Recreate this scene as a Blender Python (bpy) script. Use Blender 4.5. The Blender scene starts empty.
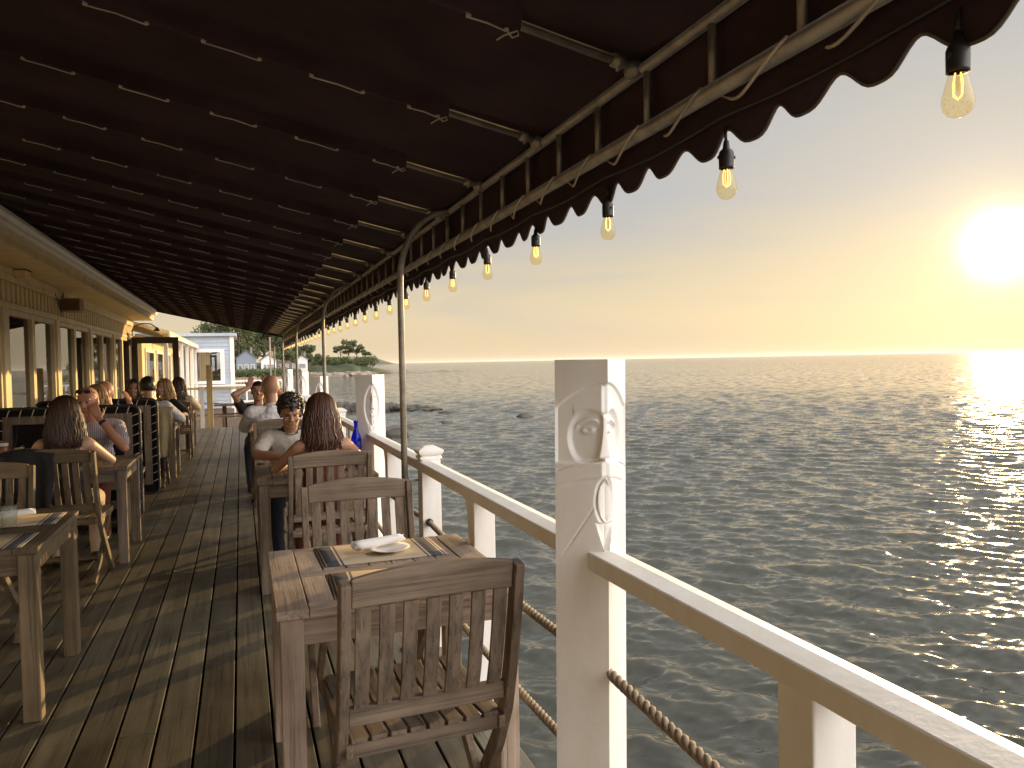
import bpy, bmesh, math, random
import numpy as np
from mathutils import Vector, Matrix, Euler
PI=math.pi; rad=math.radians
rnd=random.Random(7)
S=bpy.context.scene
COL=S.collection

# ------------------------------------------------------------ camera
YAW,PITCH,ROLL,FPX,CAMZ=rad(19.4),rad(1.71),rad(1.1),770.0,1.48
Fv=Vector((math.sin(YAW)*math.cos(PITCH),math.cos(YAW)*math.cos(PITCH),-math.sin(PITCH)))
Rv=Vector((math.cos(YAW),-math.sin(YAW),0)); Uv=Rv.cross(Fv)
R2=Rv*math.cos(ROLL)-Uv*math.sin(ROLL); U2=Uv*math.cos(ROLL)+Rv*math.sin(ROLL)
cd=bpy.data.cameras.new('camera'); cam=bpy.data.objects.new('camera',cd); COL.objects.link(cam)
cd.sensor_width=36; cd.lens=FPX*36/1024; cd.clip_end=60000; cd.clip_start=0.05
M=Matrix.Identity(4)
for i,v in enumerate((R2,U2,-Fv)):
    for j in range(3): M[j][i]=v[j]
M.translation=Vector((0,0,CAMZ)); cam.matrix_world=M; S.camera=cam
# ------------------------------------------------------------ light
SUN_AZ,SUN_EL=rad(51.8),rad(6.64)
sd=Vector((math.sin(SUN_AZ)*math.cos(SUN_EL),math.cos(SUN_AZ)*math.cos(SUN_EL),math.sin(SUN_EL)))
sl=bpy.data.lights.new('sun','SUN'); sl.energy=3.9; sl.angle=rad(0.6); sl.color=(1.0,0.66,0.29)
so=bpy.data.objects.new('sun',sl); COL.objects.link(so); so.rotation_euler=(-sd).to_track_quat('-Z','Y').to_euler(); so.location=(0,0,40)
W=bpy.data.worlds.new('World'); S.world=W; W.use_nodes=True
nt=W.node_tree; nt.nodes.clear()
def N(nt,t,**k):
    n=nt.nodes.new(t)
    for a,b in k.items(): setattr(n,a,b)
    return n
def math_n(nt,op,a,b=None,clamp=False):
    n=N(nt,'ShaderNodeMath',operation=op); n.use_clamp=clamp
    for i,v in enumerate((a,b)):
        if v is None: continue
        if isinstance(v,(int,float)): n.inputs[i].default_value=v
        else: nt.links.new(v,n.inputs[i])
    return n.outputs[0]
def ramp(nt,fac,stops,interp='LINEAR'):
    n=N(nt,'ShaderNodeValToRGB'); cr=n.color_ramp; cr.interpolation=interp
    while len(cr.elements)<len(stops): cr.elements.new(0.5)
    for e,(p,c) in zip(cr.elements,stops): e.position=p; e.color=(*c,1) if len(c)==3 else c
    nt.links.new(fac,n.inputs[0]); return n.outputs[0]
def mixc(nt,a,b,fac,bt='MIX'):
    n=N(nt,'ShaderNodeMix',data_type='RGBA',blend_type=bt)
    for i,v in ((0,fac),(6,a),(7,b)):
        if isinstance(v,(int,float)): n.inputs[i].default_value=v
        elif isinstance(v,tuple): n.inputs[i].default_value=(*v,1)
        else: nt.links.new(v,n.inputs[i])
    return n.outputs[2]
sky=N(nt,'ShaderNodeTexSky',sky_type='NISHITA'); sky.sun_disc=False; sky.sun_elevation=SUN_EL; sky.sun_rotation=SUN_AZ
sky.air_density=1.0; sky.dust_density=1.5; sky.ozone_density=1.5
tc=N(nt,'ShaderNodeTexCoord'); sep=N(nt,'ShaderNodeSeparateXYZ'); nt.links.new(tc.outputs['Generated'],sep.inputs[0])
el=math_n(nt,'MAXIMUM',sep.outputs[2],0.0)
veil=ramp(nt,el,[(0.0,(0.74,0.59,0.38)),(0.05,(0.76,0.62,0.41)),(0.12,(0.66,0.57,0.42)),(0.20,(0.50,0.49,0.46)),(0.36,(0.42,0.44,0.46)),(0.55,(0.60,0.61,0.60)),(1.0,(0.66,0.68,0.70))])
mp=N(nt,'ShaderNodeMapping'); mp.inputs['Scale'].default_value=(1.6,1.6,11); nt.links.new(tc.outputs['Generated'],mp.inputs[0])
cn=N(nt,'ShaderNodeTexNoise'); cn.inputs['Scale'].default_value=1.5; cn.inputs['Detail'].default_value=6; cn.inputs['Roughness'].default_value=0.5; cn.inputs['Distortion'].default_value=0.6
nt.links.new(mp.outputs[0],cn.inputs['Vector'])
cl=ramp(nt,cn.outputs[0],[(0.42,(0,0,0)),(0.62,(1,1,1))])
clo=math_n(nt,'MULTIPLY',cl,ramp(nt,el,[(0.03,(0.22,)*3),(0.22,(1,1,1))]))
veil2=mixc(nt,veil,(0.46,0.47,0.50),math_n(nt,'MULTIPLY',clo,0.85))
dot=N(nt,'ShaderNodeVectorMath',operation='DOT_PRODUCT'); nt.links.new(tc.outputs['Generated'],dot.inputs[0]); dot.inputs[1].default_value=sd
ang=math_n(nt,'ARCCOSINE',math_n(nt,'MINIMUM',dot.outputs['Value'],1.0))
def lobe(width,amp,power=2.0):
    x=math_n(nt,'POWER',math_n(nt,'DIVIDE',ang,rad(width)),power)
    return math_n(nt,'MULTIPLY',math_n(nt,'POWER',2.71828,math_n(nt,'MULTIPLY',x,-1.0)),amp)
def scalecol(c,f):
    n=N(nt,'ShaderNodeVectorMath',operation='SCALE')
    if isinstance(c,tuple): n.inputs[0].default_value=c
    else: nt.links.new(c,n.inputs[0])
    nt.links.new(f,n.inputs['Scale']); return n.outputs[0]
def addv(a,b):
    n=N(nt,'ShaderNodeVectorMath',operation='ADD'); nt.links.new(a,n.inputs[0]); nt.links.new(b,n.inputs[1]); return n.outputs[0]
glow=addv(addv(scalecol((1.0,0.95,0.72),lobe(1.6,3.2)),scalecol((1.0,0.70,0.26),lobe(3.4,0.42,1.5))),scalecol((1.0,0.68,0.30),lobe(15,0.13,1.3)))
b1=N(nt,'ShaderNodeBackground'); nt.links.new(sky.outputs[0],b1.inputs[0]); b1.inputs[1].default_value=0.05
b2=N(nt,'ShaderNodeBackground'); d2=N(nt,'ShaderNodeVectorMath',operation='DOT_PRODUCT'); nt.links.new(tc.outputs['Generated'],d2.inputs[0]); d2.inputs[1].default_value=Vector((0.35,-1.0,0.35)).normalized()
rear_fill=scalecol((0.92,0.90,0.98),math_n(nt,'MULTIPLY',math_n(nt,'POWER',math_n(nt,'MAXIMUM',d2.outputs['Value'],0.0),1.5),2.5))   # unseen brightness added to the sky behind the viewer, fills shaded faces
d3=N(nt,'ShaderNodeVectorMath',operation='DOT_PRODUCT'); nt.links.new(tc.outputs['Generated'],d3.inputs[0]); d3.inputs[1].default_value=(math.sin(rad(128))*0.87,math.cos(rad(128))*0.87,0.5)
side_fill=scalecol((1.0,0.88,0.70),math_n(nt,'MULTIPLY',math_n(nt,'POWER',math_n(nt,'MAXIMUM',d3.outputs['Value'],0.0),6.0),3.0))  # extra sky brightness added out of frame to the right, lifts the shaded building
nt.links.new(addv(addv(addv(veil2,glow),rear_fill),side_fill),b2.inputs[0]); b2.inputs[1].default_value=0.72
ad=N(nt,'ShaderNodeMixShader'); ad.inputs[0].default_value=0.91; nt.links.new(b1.outputs[0],ad.inputs[1]); nt.links.new(b2.outputs[0],ad.inputs[2])   # thin overcast veil over the clear sky
wo=N(nt,'ShaderNodeOutputWorld'); nt.links.new(ad.outputs[0],wo.inputs[0])
S.view_settings.view_transform='Standard'; S.view_settings.look='None'; S.view_settings.gamma=1; S.view_settings.exposure=0.62
S.view_settings.use_curve_mapping=False
S.render.engine='CYCLES'; S.cycles.max_bounces=8; S.cycles.diffuse_bounces=4; S.cycles.glossy_bounces=4
S.cycles.transparent_max_bounces=16; S.cycles.sample_clamp_indirect=40; S.cycles.sample_clamp_direct=30.0; S.cycles.caustics_reflective=True; S.cycles.blur_glossy=1.0

# ------------------------------------------------------------ materials
def newmat(name):
    m=bpy.data.materials.new(name); m.use_nodes=True; t=m.node_tree; b=t.nodes['Principled BSDF']; return m,t,b
def coords(t,scale=(1,1,1),kind='Object'):
    c=N(t,'ShaderNodeTexCoord'); m=N(t,'ShaderNodeMapping'); m.inputs['Scale'].default_value=scale; t.links.new(c.outputs[kind],m.inputs[0]); return m.outputs[0]
def noise(t,vec,scale,detail=4,rough=0.5,dist=0):
    n=N(t,'ShaderNodeTexNoise'); n.inputs['Scale'].default_value=scale; n.inputs['Detail'].default_value=detail
    n.inputs['Roughness'].default_value=rough; n.inputs['Distortion'].default_value=dist; t.links.new(vec,n.inputs['Vector']); return n.outputs[0]
def bump(t,b,h,strength,dist=0.01):
    n=N(t,'ShaderNodeBump'); n.inputs['Strength'].default_value=strength; n.inputs['Distance'].default_value=dist
    t.links.new(h,n.inputs['Height']); t.links.new(n.outputs[0],b.inputs['Normal'])
def plain(name,col,rough=0.6,var=0.18,scale=6,metal=0,bmp=0.15,spec=0.5):
    m,t,b=newmat(name); v=coords(t); n=noise(t,v,scale,5,0.6)
    lo=tuple(c*(1-var) for c in col); hi=tuple(min(1,c*(1+var)) for c in col)
    t.links.new(ramp(t,n,[(0.3,lo),(0.7,hi)]),b.inputs['Base Color']); b.inputs['Roughness'].default_value=rough; b.inputs['Metallic'].default_value=metal
    b.inputs['Specular IOR Level'].default_value=spec
    if bmp: bump(t,b,noise(t,v,scale*12,4,0.6),bmp,0.004)
    return m
def wood(name,dark,light,axis=1,rough=0.7,grain=26,bmp=0.5,kind='Object',boards=None):
    m,t,b=newmat(name); sc=[grain]*3; sc[axis]=grain*0.045
    v=coords(t,tuple(sc),kind); n1=noise(t,v,1.0,6,0.65,0.4); v2=coords(t,kind=kind); n2=noise(t,v2,2.2,4,0.6)
    oi=N(t,'ShaderNodeObjectInfo')
    f=math_n(t,'ADD',math_n(t,'MULTIPLY',n1,0.7),math_n(t,'MULTIPLY',n2,0.45))
    mid=tuple((a+c)/2 for a,c in zip(dark,light))
    c=ramp(t,f,[(0.38,dark),(0.56,mid),(0.76,light)])
    if boards:
        ax,wd,off=boards
        c2=N(t,'ShaderNodeTexCoord'); s2=N(t,'ShaderNodeSeparateXYZ'); t.links.new(c2.outputs[kind],s2.inputs[0])
        idx=math_n(t,'FLOOR',math_n(t,'DIVIDE',math_n(t,'SUBTRACT',s2.outputs[ax],off),wd))
        wn=N(t,'ShaderNodeTexWhiteNoise',noise_dimensions='1D'); t.links.new(idx,wn.inputs['W'])
        k=math_n(t,'ADD',math_n(t,'MULTIPLY',wn.outputs[0],0.45),0.78)
    else: k=math_n(t,'ADD',math_n(t,'MULTIPLY',oi.outputs['Random'],0.3),0.85)
    sc2=[grain*3.4]*3; sc2[axis]=grain*0.07
    n3=noise(t,coords(t,tuple(sc2),kind),1.0,4,0.7,0.2); crack=ramp(t,n3,[(0.36,(0.38,)*3),(0.47,(1,1,1))])
    c=mixc(t,c,crack,0.75,'MULTIPLY')
    stain=ramp(t,noise(t,coords(t,kind=kind),1.1,5,0.65),[(0.34,(0.72,0.70,0.68)),(0.56,(1,1,1))]); c=mixc(t,c,stain,0.8,'MULTIPLY')
    cc=N(t,'ShaderNodeVectorMath',operation='SCALE'); t.links.new(c,cc.inputs[0]); t.links.new(k,cc.inputs['Scale'])
    t.links.new(cc.outputs[0],b.inputs['Base Color']); b.inputs['Roughness'].default_value=rough
    bump(t,b,math_n(t,'ADD',n1,n3),bmp,0.0025); return m
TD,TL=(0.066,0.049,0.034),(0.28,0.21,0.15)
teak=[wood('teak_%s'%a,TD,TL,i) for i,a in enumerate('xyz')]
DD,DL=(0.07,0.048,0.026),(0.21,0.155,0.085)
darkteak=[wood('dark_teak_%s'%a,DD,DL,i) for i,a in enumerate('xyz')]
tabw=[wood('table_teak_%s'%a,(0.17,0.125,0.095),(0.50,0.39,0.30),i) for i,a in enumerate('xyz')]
deckm=wood('deck_boards',(0.074,0.066,0.047),(0.190,0.170,0.122),1,rough=0.45,grain=18,bmp=0.35,kind='Object',boards=(0,0.1485,-0.8))
dmn=deckm.node_tree
brownw=wood('brown_planks',(0.045,0.027,0.017),(0.13,0.085,0.055),0)
yellowpost=wood('pine_post',(0.42,0.30,0.12),(0.62,0.47,0.22),2)
def paint(name,col,rough=0.45,dirt=0.12):
    m,t,b=newmat(name); v=coords(t,(1,1,0.35)); n=noise(t,v,5,6,0.65); n2=noise(t,coords(t),60,3,0.5)
    d=tuple(c*(1-dirt)*k for c,k in zip(col,(1,0.96,0.88)))
    base=ramp(t,n,[(0.30,d),(0.6,col)])
    ve=N(t,'ShaderNodeTexNoise'); ve.inputs['Scale'].default_value=14; ve.inputs['Detail'].default_value=8; ve.inputs['Roughness'].default_value=0.75
    t.links.new(coords(t,(1,1,0.15)),ve.inputs['Vector'])
    chip=ramp(t,ve.outputs[0],[(0.665,(0,0,0)),(0.69,(1,1,1))])
    t.links.new(mixc(t,base,(0.34,0.29,0.22),math_n(t,'MULTIPLY',chip,0.7)),b.inputs['Base Color'])
    b.inputs['Roughness'].default_value=rough; bump(t,b,math_n(t,'ADD',n2,math_n(t,'MULTIPLY',n,1.5)),0.25,0.002); return m
white=paint('white_paint',(0.80,0.78,0.74)); cream=paint('cream_paint',(0.84,0.68,0.36),0.5,0.15); cream2=paint('cream_frame_paint',(0.82,0.68,0.40),0.45,0.22)
clap=paint('blue_grey_paint',(0.36,0.41,0.49)); brownpaint=plain('brown_groove',(0.16,0.10,0.055),0.7)
galv=plain('galvanised_steel',(0.34,0.31,0.26),0.55,0.25,14,0.75)
fabric=plain('maroon_canvas',(0.040,0.025,0.029),0.9,0.38,2.5,bmp=0.3,spec=0.15)
trimm=plain('canvas_binding',(0.11,0.095,0.085),0.85)
ropem=plain('rope_fibre',(0.23,0.18,0.12),0.85,0.3,60); cordm=plain('cord_white',(0.46,0.40,0.32),0.8,0.4,2)
blackm=plain('black_vinyl',(0.007,0.007,0.007),0.7,0.3,spec=0.2); blackp=plain('black_plastic',(0.02,0.018,0.016),0.5)
darkframe=plain('dark_bronze_frame',(0.05,0.038,0.028),0.45)
rock=plain('dark_rock',(0.075,0.066,0.055),0.9,0.5,1.2,bmp=0.9); paler=plain('pale_rock',(0.26,0.21,0.16),0.9,0.4,0.5,bmp=0.9)
clothw=plain('white_napkin',(0.80,0.78,0.76),0.85,0.05,20); porcelain=plain('porcelain',(0.78,0.76,0.72),0.2,0.03,4,bmp=0)
def glassmat(name,tint=(1,1,1),ior=1.45,rough=0.0,trans=None,body=0.0,bodycol=(0,0,0)):
    m,t,b=newmat(name); t.nodes.remove(b); out=t.nodes['Material Output']
    fr=N(t,'ShaderNodeFresnel'); fr.inputs[0].default_value=ior; g=N(t,'ShaderNodeBsdfGlossy'); g.inputs['Roughness'].default_value=rough
    tr=N(t,'ShaderNodeBsdfTransparent'); tr.inputs[0].default_value=(*tint,1)
    mx=N(t,'ShaderNodeMixShader'); t.links.new(fr.outputs[0],mx.inputs[0]); t.links.new(tr.outputs[0],mx.inputs[1]); t.links.new(g.outputs[0],mx.inputs[2])
    gb=N(t,'ShaderNodeNewGeometry'); t.links.new(math_n(t,'MULTIPLY',fr.outputs[0],math_n(t,'SUBTRACT',1.0,gb.outputs['Backfacing'])),mx.inputs[0])
    last=mx
    if body:
        df=N(t,'ShaderNodeBsdfDiffuse'); df.inputs[0].default_value=(*bodycol,1)
        m2=N(t,'ShaderNodeMixShader'); m2.inputs[0].default_value=body; t.links.new(mx.outputs[0],m2.inputs[1]); t.links.new(df.outputs[0],m2.inputs[2]); last=m2
    t.links.new(last.outputs[0],out.inputs[0]); return m
pane_m=glassmat('window_glass',(0.55,0.56,0.52),3.2); clear=glassmat('clear_glass',(0.95,0.96,0.95),1.28)
amber=glassmat('amber_glass',(0.99,0.92,0.74),1.35); bluegl=glassmat('cobalt_glass',(0.02,0.05,0.75),1.5,body=0.35,bodycol=(0.01,0.02,0.5))
icew=glassmat('iced_water',(0.90,0.92,0.90),1.33,body=0.3,bodycol=(0.6,0.6,0.56))
fil,t_,b_=newmat('lit_filament'); b_.inputs['Base Color'].default_value=(1,0.6,0.2,1); b_.inputs['Emission Color'].default_value=(1,0.55,0.16,1); b_.inputs['Emission Strength'].default_value=1.7

# sea
sea_m,t,b=newmat('sea_water'); b.inputs['IOR'].default_value=1.36
v=coords(t); geo=N(t,'ShaderNodeNewGeometry')
nA=N(t,'ShaderNodeMapping'); nA.inputs['Scale'].default_value=(0.75,1.25,1); nA.inputs['Rotation'].default_value=(0,0,rad(-55)); t.links.new(v,nA.inputs[0])
h1=noise(t,nA.outputs[0],2.3,6,0.58,0.3); h2=noise(t,nA.outputs[0],0.65,3,0.5,0.3); h3=noise(t,v,7.5,4,0.6,0.4)
rl=N(t,'ShaderNodeVectorMath',operation='LENGTH'); t.links.new(v,rl.inputs[0])
far=N(t,'ShaderNodeMapRange'); far.inputs[1].default_value=20; far.inputs[2].default_value=110; t.links.new(rl.outputs['Value'],far.inputs[0]); far=far.outputs[0]
def slope(scale,detail,amt):       # small waves as slopes of the surface normal, so that they hold at any distance
    n=N(t,'ShaderNodeTexNoise'); n.inputs['Scale'].default_value=scale; n.inputs['Detail'].default_value=detail; n.inputs['Roughness'].default_value=0.55; t.links.new(nA.outputs[0],n.inputs['Vector'])
    s_=N(t,'ShaderNodeVectorMath',operation='SUBTRACT'); t.links.new(n.outputs['Color'],s_.inputs[0]); s_.inputs[1].default_value=(0.5,0.5,0.5)
    k=N(t,'ShaderNodeVectorMath',operation='SCALE'); t.links.new(s_.outputs[0],k.inputs[0])
    if isinstance(amt,float): k.inputs['Scale'].default_value=amt
    else: t.links.new(amt,k.inputs['Scale'])
    return k.outputs[0]
wind=ramp(t,noise(t,coords(t,(0.012,0.03,1)),1.0,4,0.6),[(0.35,(0.75,)*3),(0.65,(1.25,)*3)])
sl_=addn=N(t,'ShaderNodeVectorMath',operation='ADD'); t.links.new(slope(7,3,0.55),sl_.inputs[0]); t.links.new(slope(1.1,4,math_n(t,'MULTIPLY',far,1.25)),sl_.inputs[1])
sw=N(t,'ShaderNodeVectorMath',operation='SCALE'); t.links.new(sl_.outputs[0],sw.inputs[0]); t.links.new(wind,sw.inputs['Scale'])
flat=N(t,'ShaderNodeVectorMath',operation='MULTIPLY'); t.links.new(sw.outputs[0],flat.inputs[0]); flat.inputs[1].default_value=(1,1,0)
nn_=N(t,'ShaderNodeVectorMath',operation='ADD'); t.links.new(geo.outputs['Normal'],nn_.inputs[0]); t.links.new(flat.outputs[0],nn_.inputs[1])
nz_=N(t,'ShaderNodeVectorMath',operation='NORMALIZE'); t.links.new(nn_.outputs[0],nz_.inputs[0]); t.links.new(nz_.outputs[0],b.inputs['Normal'])
b.inputs['Roughness'].default_value=0.08
t.links.new(ramp(t,noise(t,v,0.05,3),[(0.35,(0.055,0.057,0.045)),(0.7,(0.085,0.086,0.068))]),b.inputs['Base Color'])

# ------------------------------------------------------------ mesh helpers
class MB:
    def __init__(s): s.v=[]; s.f=[]; s.sm=[]
    def add(s,vs,fs,smooth=False):
        o=len(s.v); s.v+= [tuple(x) for x in vs]; s.f+=[tuple(i+o for i in f) for f in fs]; s.sm+=[smooth]*len(fs); return s
    def box(s,x0,x1,y0,y1,z0,z1):
        return s.add([(x,y,z) for x in(x0,x1) for y in(y0,y1) for z in(z0,z1)],[(0,1,3,2),(4,6,7,5),(0,4,5,1),(2,3,7,6),(0,2,6,4),(1,5,7,3)])
    def beam(s,p0,p1,w,d,up=(0,0,1)):
        p0,p1=Vector(p0),Vector(p1); a=(p1-p0).normalized(); u=Vector(up)
        if abs(a.dot(u))>0.98: u=Vector((0,1,0))
        r=a.cross(u).normalized(); u=r.cross(a)
        vs=[p+r*(sx*w/2)+u*(sz*d/2) for p in(p0,p1) for sx,sz in((-1,-1),(1,-1),(1,1),(-1,1))]
        return s.add(vs,[(3,2,1,0),(4,5,6,7),(0,1,5,4),(1,2,6,5),(2,3,7,6),(3,0,4,7)])
    def ribbon(s,pts,w,d,right=(1,0,0)):     # rectangular section swept, `right` fixed
        r=Vector(right); vs=[]; n=len(pts)
        for i,p in enumerate(pts):
            p=Vector(p); a=(Vector(pts[min(i+1,n-1)])-Vector(pts[max(i-1,0)])).normalized(); u=r.cross(a).normalized()
            vs+=[p+r*(sx*w/2)+u*(sz*d/2) for sx,sz in((-1,-1),(1,-1),(1,1),(-1,1))]
        fs=[(3,2,1,0),tuple(4*(n-1)+k for k in range(4))]
        for i in range(n-1):
            for k in range(4): fs.append((4*i+k,4*i+(k+1)%4,4*i+4+(k+1)%4,4*i+4+k))
        return s.add(vs,fs)
    def tube(s,pts,r,seg=10,caps=True):
        n=len(pts); rs=r if isinstance(r,(list,tuple)) else [r]*n; vs=[]; pu=None
        for i,p in enumerate(pts):
            p=Vector(p); a=(Vector(pts[min(i+1,n-1)])-Vector(pts[max(i-1,0)]))
            a=a.normalized() if a.length>1e-9 else Vector((0,0,1))
            if pu is None: pu=Vector((0,0,1)) if abs(a.z)<0.9 else Vector((1,0,0))
            u=(pu-a*pu.dot(a)).normalized(); w=a.cross(u); pu=u
            vs+=[p+(u*math.cos(2*PI*k/seg)+w*math.sin(2*PI*k/seg))*rs[i] for k in range(seg)]
        fs=[(i*seg+k,i*seg+(k+1)%seg,(i+1)*seg+(k+1)%seg,(i+1)*seg+k) for i in range(n-1) for k in range(seg)]
        if caps: fs+=[tuple(range(seg-1,-1,-1)),tuple((n-1)*seg+k for k in range(seg))]
        return s.add(vs,fs,True)
    def lathe(s,prof,c=(0,0,0),seg=20):
        vs=[(c[0]+r*math.cos(2*PI*k/seg),c[1]+r*math.sin(2*PI*k/seg),c[2]+z) for r,z in prof for k in range(seg)]
        fs=[(i*seg+k,i*seg+(k+1)%seg,(i+1)*seg+(k+1)%seg,(i+1)*seg+k) for i in range(len(prof)-1) for k in range(seg)]
        return s.add(vs,fs,True)
    def prism(s,poly,a,b,axis=1):          # poly in the two other axes, extruded along axis
        def P(q,t):
            l=list(q); l.insert(axis,t); return tuple(l)
        n=len(poly); vs=[P(q,a) for q in poly]+[P(q,b) for q in poly]
        return s.add(vs,[tuple(range(n-1,-1,-1)),tuple(range(n,2*n))]+[(i,(i+1)%n,n+(i+1)%n,n+i) for i in range(n)])
    def ell(s,c,r,seg=14,ring=9,rot=None,fn=None):
        vs=[];fs=[]
        for i in range(ring+1):
            th=PI*i/ring
            for k in range(seg):
                p=Vector((math.sin(th)*math.cos(2*PI*k/seg)*r[0],math.sin(th)*math.sin(2*PI*k/seg)*r[1],math.cos(th)*r[2]))
                if fn: p=fn(p)
                if rot: p=rot@p
                vs.append(p+Vector(c))
        for i in range(ring):
            for k in range(seg): fs.append((i*seg+k,(i+1)*seg+k,(i+1)*seg+(k+1)%seg,i*seg+(k+1)%seg))
        return s.add(vs,fs,True)
    def build(s,name,mat,parent=None,bevel=0):
        me=bpy.data.meshes.new(name); me.from_pydata(s.v,[],s.f); me.polygons.foreach_set('use_smooth',s.sm)
        bm=bmesh.new(); bm.from_mesh(me); bmesh.ops.recalc_face_normals(bm,faces=bm.faces); bm.to_mesh(me); bm.free()
        return link(name,me,mat,parent,bevel)
def link(name,me,mat,parent=None,bevel=0):
    if not isinstance(mat,(list,tuple)): mat=[mat]
    for m in mat: me.materials.append(m)
    o=bpy.data.objects.new(name,me); COL.objects.link(o); o.parent=parent
    if bevel:
        md=o.modifiers.new('bevel','BEVEL'); md.width=bevel; md.segments=2; md.limit_method='ANGLE'; md.angle_limit=rad(50)
    return o
def tag(o,label=None,cat=None,group=None,kind=None):
    for k,v in (('label',label),('category',cat),('group',group),('kind',kind)):
        if v: o[k]=v
    return o
def empty(name,loc=(0,0,0),rz=0,label=None,cat=None,group=None):
    o=bpy.data.objects.new(name,None); COL.objects.link(o); o.location=loc; o.rotation_euler=(0,0,rz); o.empty_display_size=0.1
    return tag(o,label,cat,group)
kids={}
def copy_tree(o,loc=None,rz=None,label=None,group=None,parent=None):
    c=o.copy(); COL.objects.link(c); c.parent=parent
    if loc is not None: c.location=loc
    if rz is not None: c.rotation_euler=(0,0,rz)
    if label: c['label']=label
    if group: c['group']=group
    for ch in [x for x in bpy.data.objects if x.parent is o]: copy_tree(ch,parent=c)
    return c
ORD=['nearest','second','third','fourth','fifth','sixth','seventh','eighth','ninth','tenth','eleventh','twelfth','thirteenth','fourteenth','fifteenth','sixteenth','seventeenth','eighteenth','nineteenth','twentieth']
ORD+=['twenty-'+x for x in ['first','second','third','fourth','fifth','sixth','seventh','eighth','ninth']]+['thirtieth','thirty-first','thirty-second','thirty-third','thirty-fourth']

# ------------------------------------------------------------ the sea (one polar sheet, real waves near, finer far away by bump)
SEA=-2.0
def make_sea():
    rr=[0.0]+list(np.geomspace(2.6,95,1000))+list(np.geomspace(97,26000,90))
    fine=np.linspace(rad(-22),rad(75),760); coarse=np.linspace(rad(75),rad(338),100)[1:-1]
    az=np.concatenate([fine,coarse]); rr=np.array(rr); A,Rr=np.meshgrid(az,rr[1:]); X=Rr*np.sin(A); Y=Rr*np.cos(A)
    rs=np.random.RandomState(3); Z=np.zeros_like(X); cell=Rr*0.0036
    for i in range(110):
        L=np.exp(rs.uniform(math.log(0.11),math.log(1.35))); th=rs.normal(rad(52),rad(33)); k=2*PI/L; ph=rs.uniform(0,2*PI)
        amp=0.0078*L**1.0; fade=np.clip((L/cell-2.5)/2.5,0,1)*np.clip((110-Rr)/50,0,1)
        p=k*(X*math.cos(th)+Y*math.sin(th))+ph+0.6*np.sin(k*0.21*(Y-X)+ph*3)
        Z+=amp*fade*(1-2*np.abs(np.sin(p/2))**1.3)*(0.7+0.3*np.sin(0.37*X/ L+ph)*np.cos(0.31*Y/L+1.7*ph))
    n=len(az); m=len(rr)-1; vs=np.zeros((n*m+1,3)); vs[:-1,0]=X.ravel(); vs[:-1,1]=Y.ravel(); vs[:-1,2]=Z.ravel()+SEA; vs[-1]=(0,0,SEA)
    i=np.arange(m-1)[:,None]; k=np.arange(n)[None,:]; k2=(k+1)%n
    q=np.stack([(i*n+k),(i*n+k2),((i+1)*n+k2),((i+1)*n+k)],-1).reshape(-1,4)
    me=bpy.data.meshes.new('sea'); me.vertices.add(len(vs)); me.vertices.foreach_set('co',vs.ravel())
    tri=np.array([[n*m,(a+1)%n,a] for a in range(n)])
    loops=np.concatenate([q.ravel()[::1],tri.ravel()]); me.loops.add(len(loops)); me.loops.foreach_set('vertex_index',loops)
    st=np.concatenate([np.arange(len(q))*4,len(q)*4+np.arange(len(tri))*3]); me.polygons.add(len(st)); me.polygons.foreach_set('loop_start',st)
    me.polygons.foreach_set('use_smooth',np.ones(len(st),bool)); me.update(calc_edges=True); me.validate()
    # make sure normals point up
    if me.polygons[len(me.polygons)//3].normal.z<0: me.flip_normals()
    return link('sea',me,sea_m)
tag(make_sea(),kind='structure')

# ------------------------------------------------------------ deck
DY0,DY1=-4.0,20.0
mb=MB(); pitch=0.1485; x=-0.8-pitch*12
while x<0.97:
    x1=min(x+pitch-0.0105,0.99)
    y=DY0; 
    while y<DY1-0.01:
        ln=rnd.choice([4.9,4.9,3.7,6.1]); y2=min(y+ln,DY1); dz=rnd.uniform(-0.0012,0.0012)
        mb.box(x,x1,y,y2-0.003,-0.03+dz,dz); y=y2
    x+=pitch
dk=mb.build('deck',deckm,None,0.003); tag(dk,kind='structure')
mb=MB()
y=DY0
while y<DY1: mb.box(-2.6,0.93,y,y+0.045,-0.25,-0.032); y+=0.406
mb.box(0.935,0.975,DY0,DY1,-0.30,-0.034); mb.box(-2.6,0.93,DY0,DY1,-0.28,-0.26)
mb.box(-2.6,0.99,DY1+0.002,DY1+0.04,-0.3,-0.004)
for yy in np.arange(-2,20,3.0):
    mb.tube([(0.8,yy,-0.28),(0.8,yy,-3.2)],0.13,12)
tag(mb.build('deck_frame',brownw),kind='structure')

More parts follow.
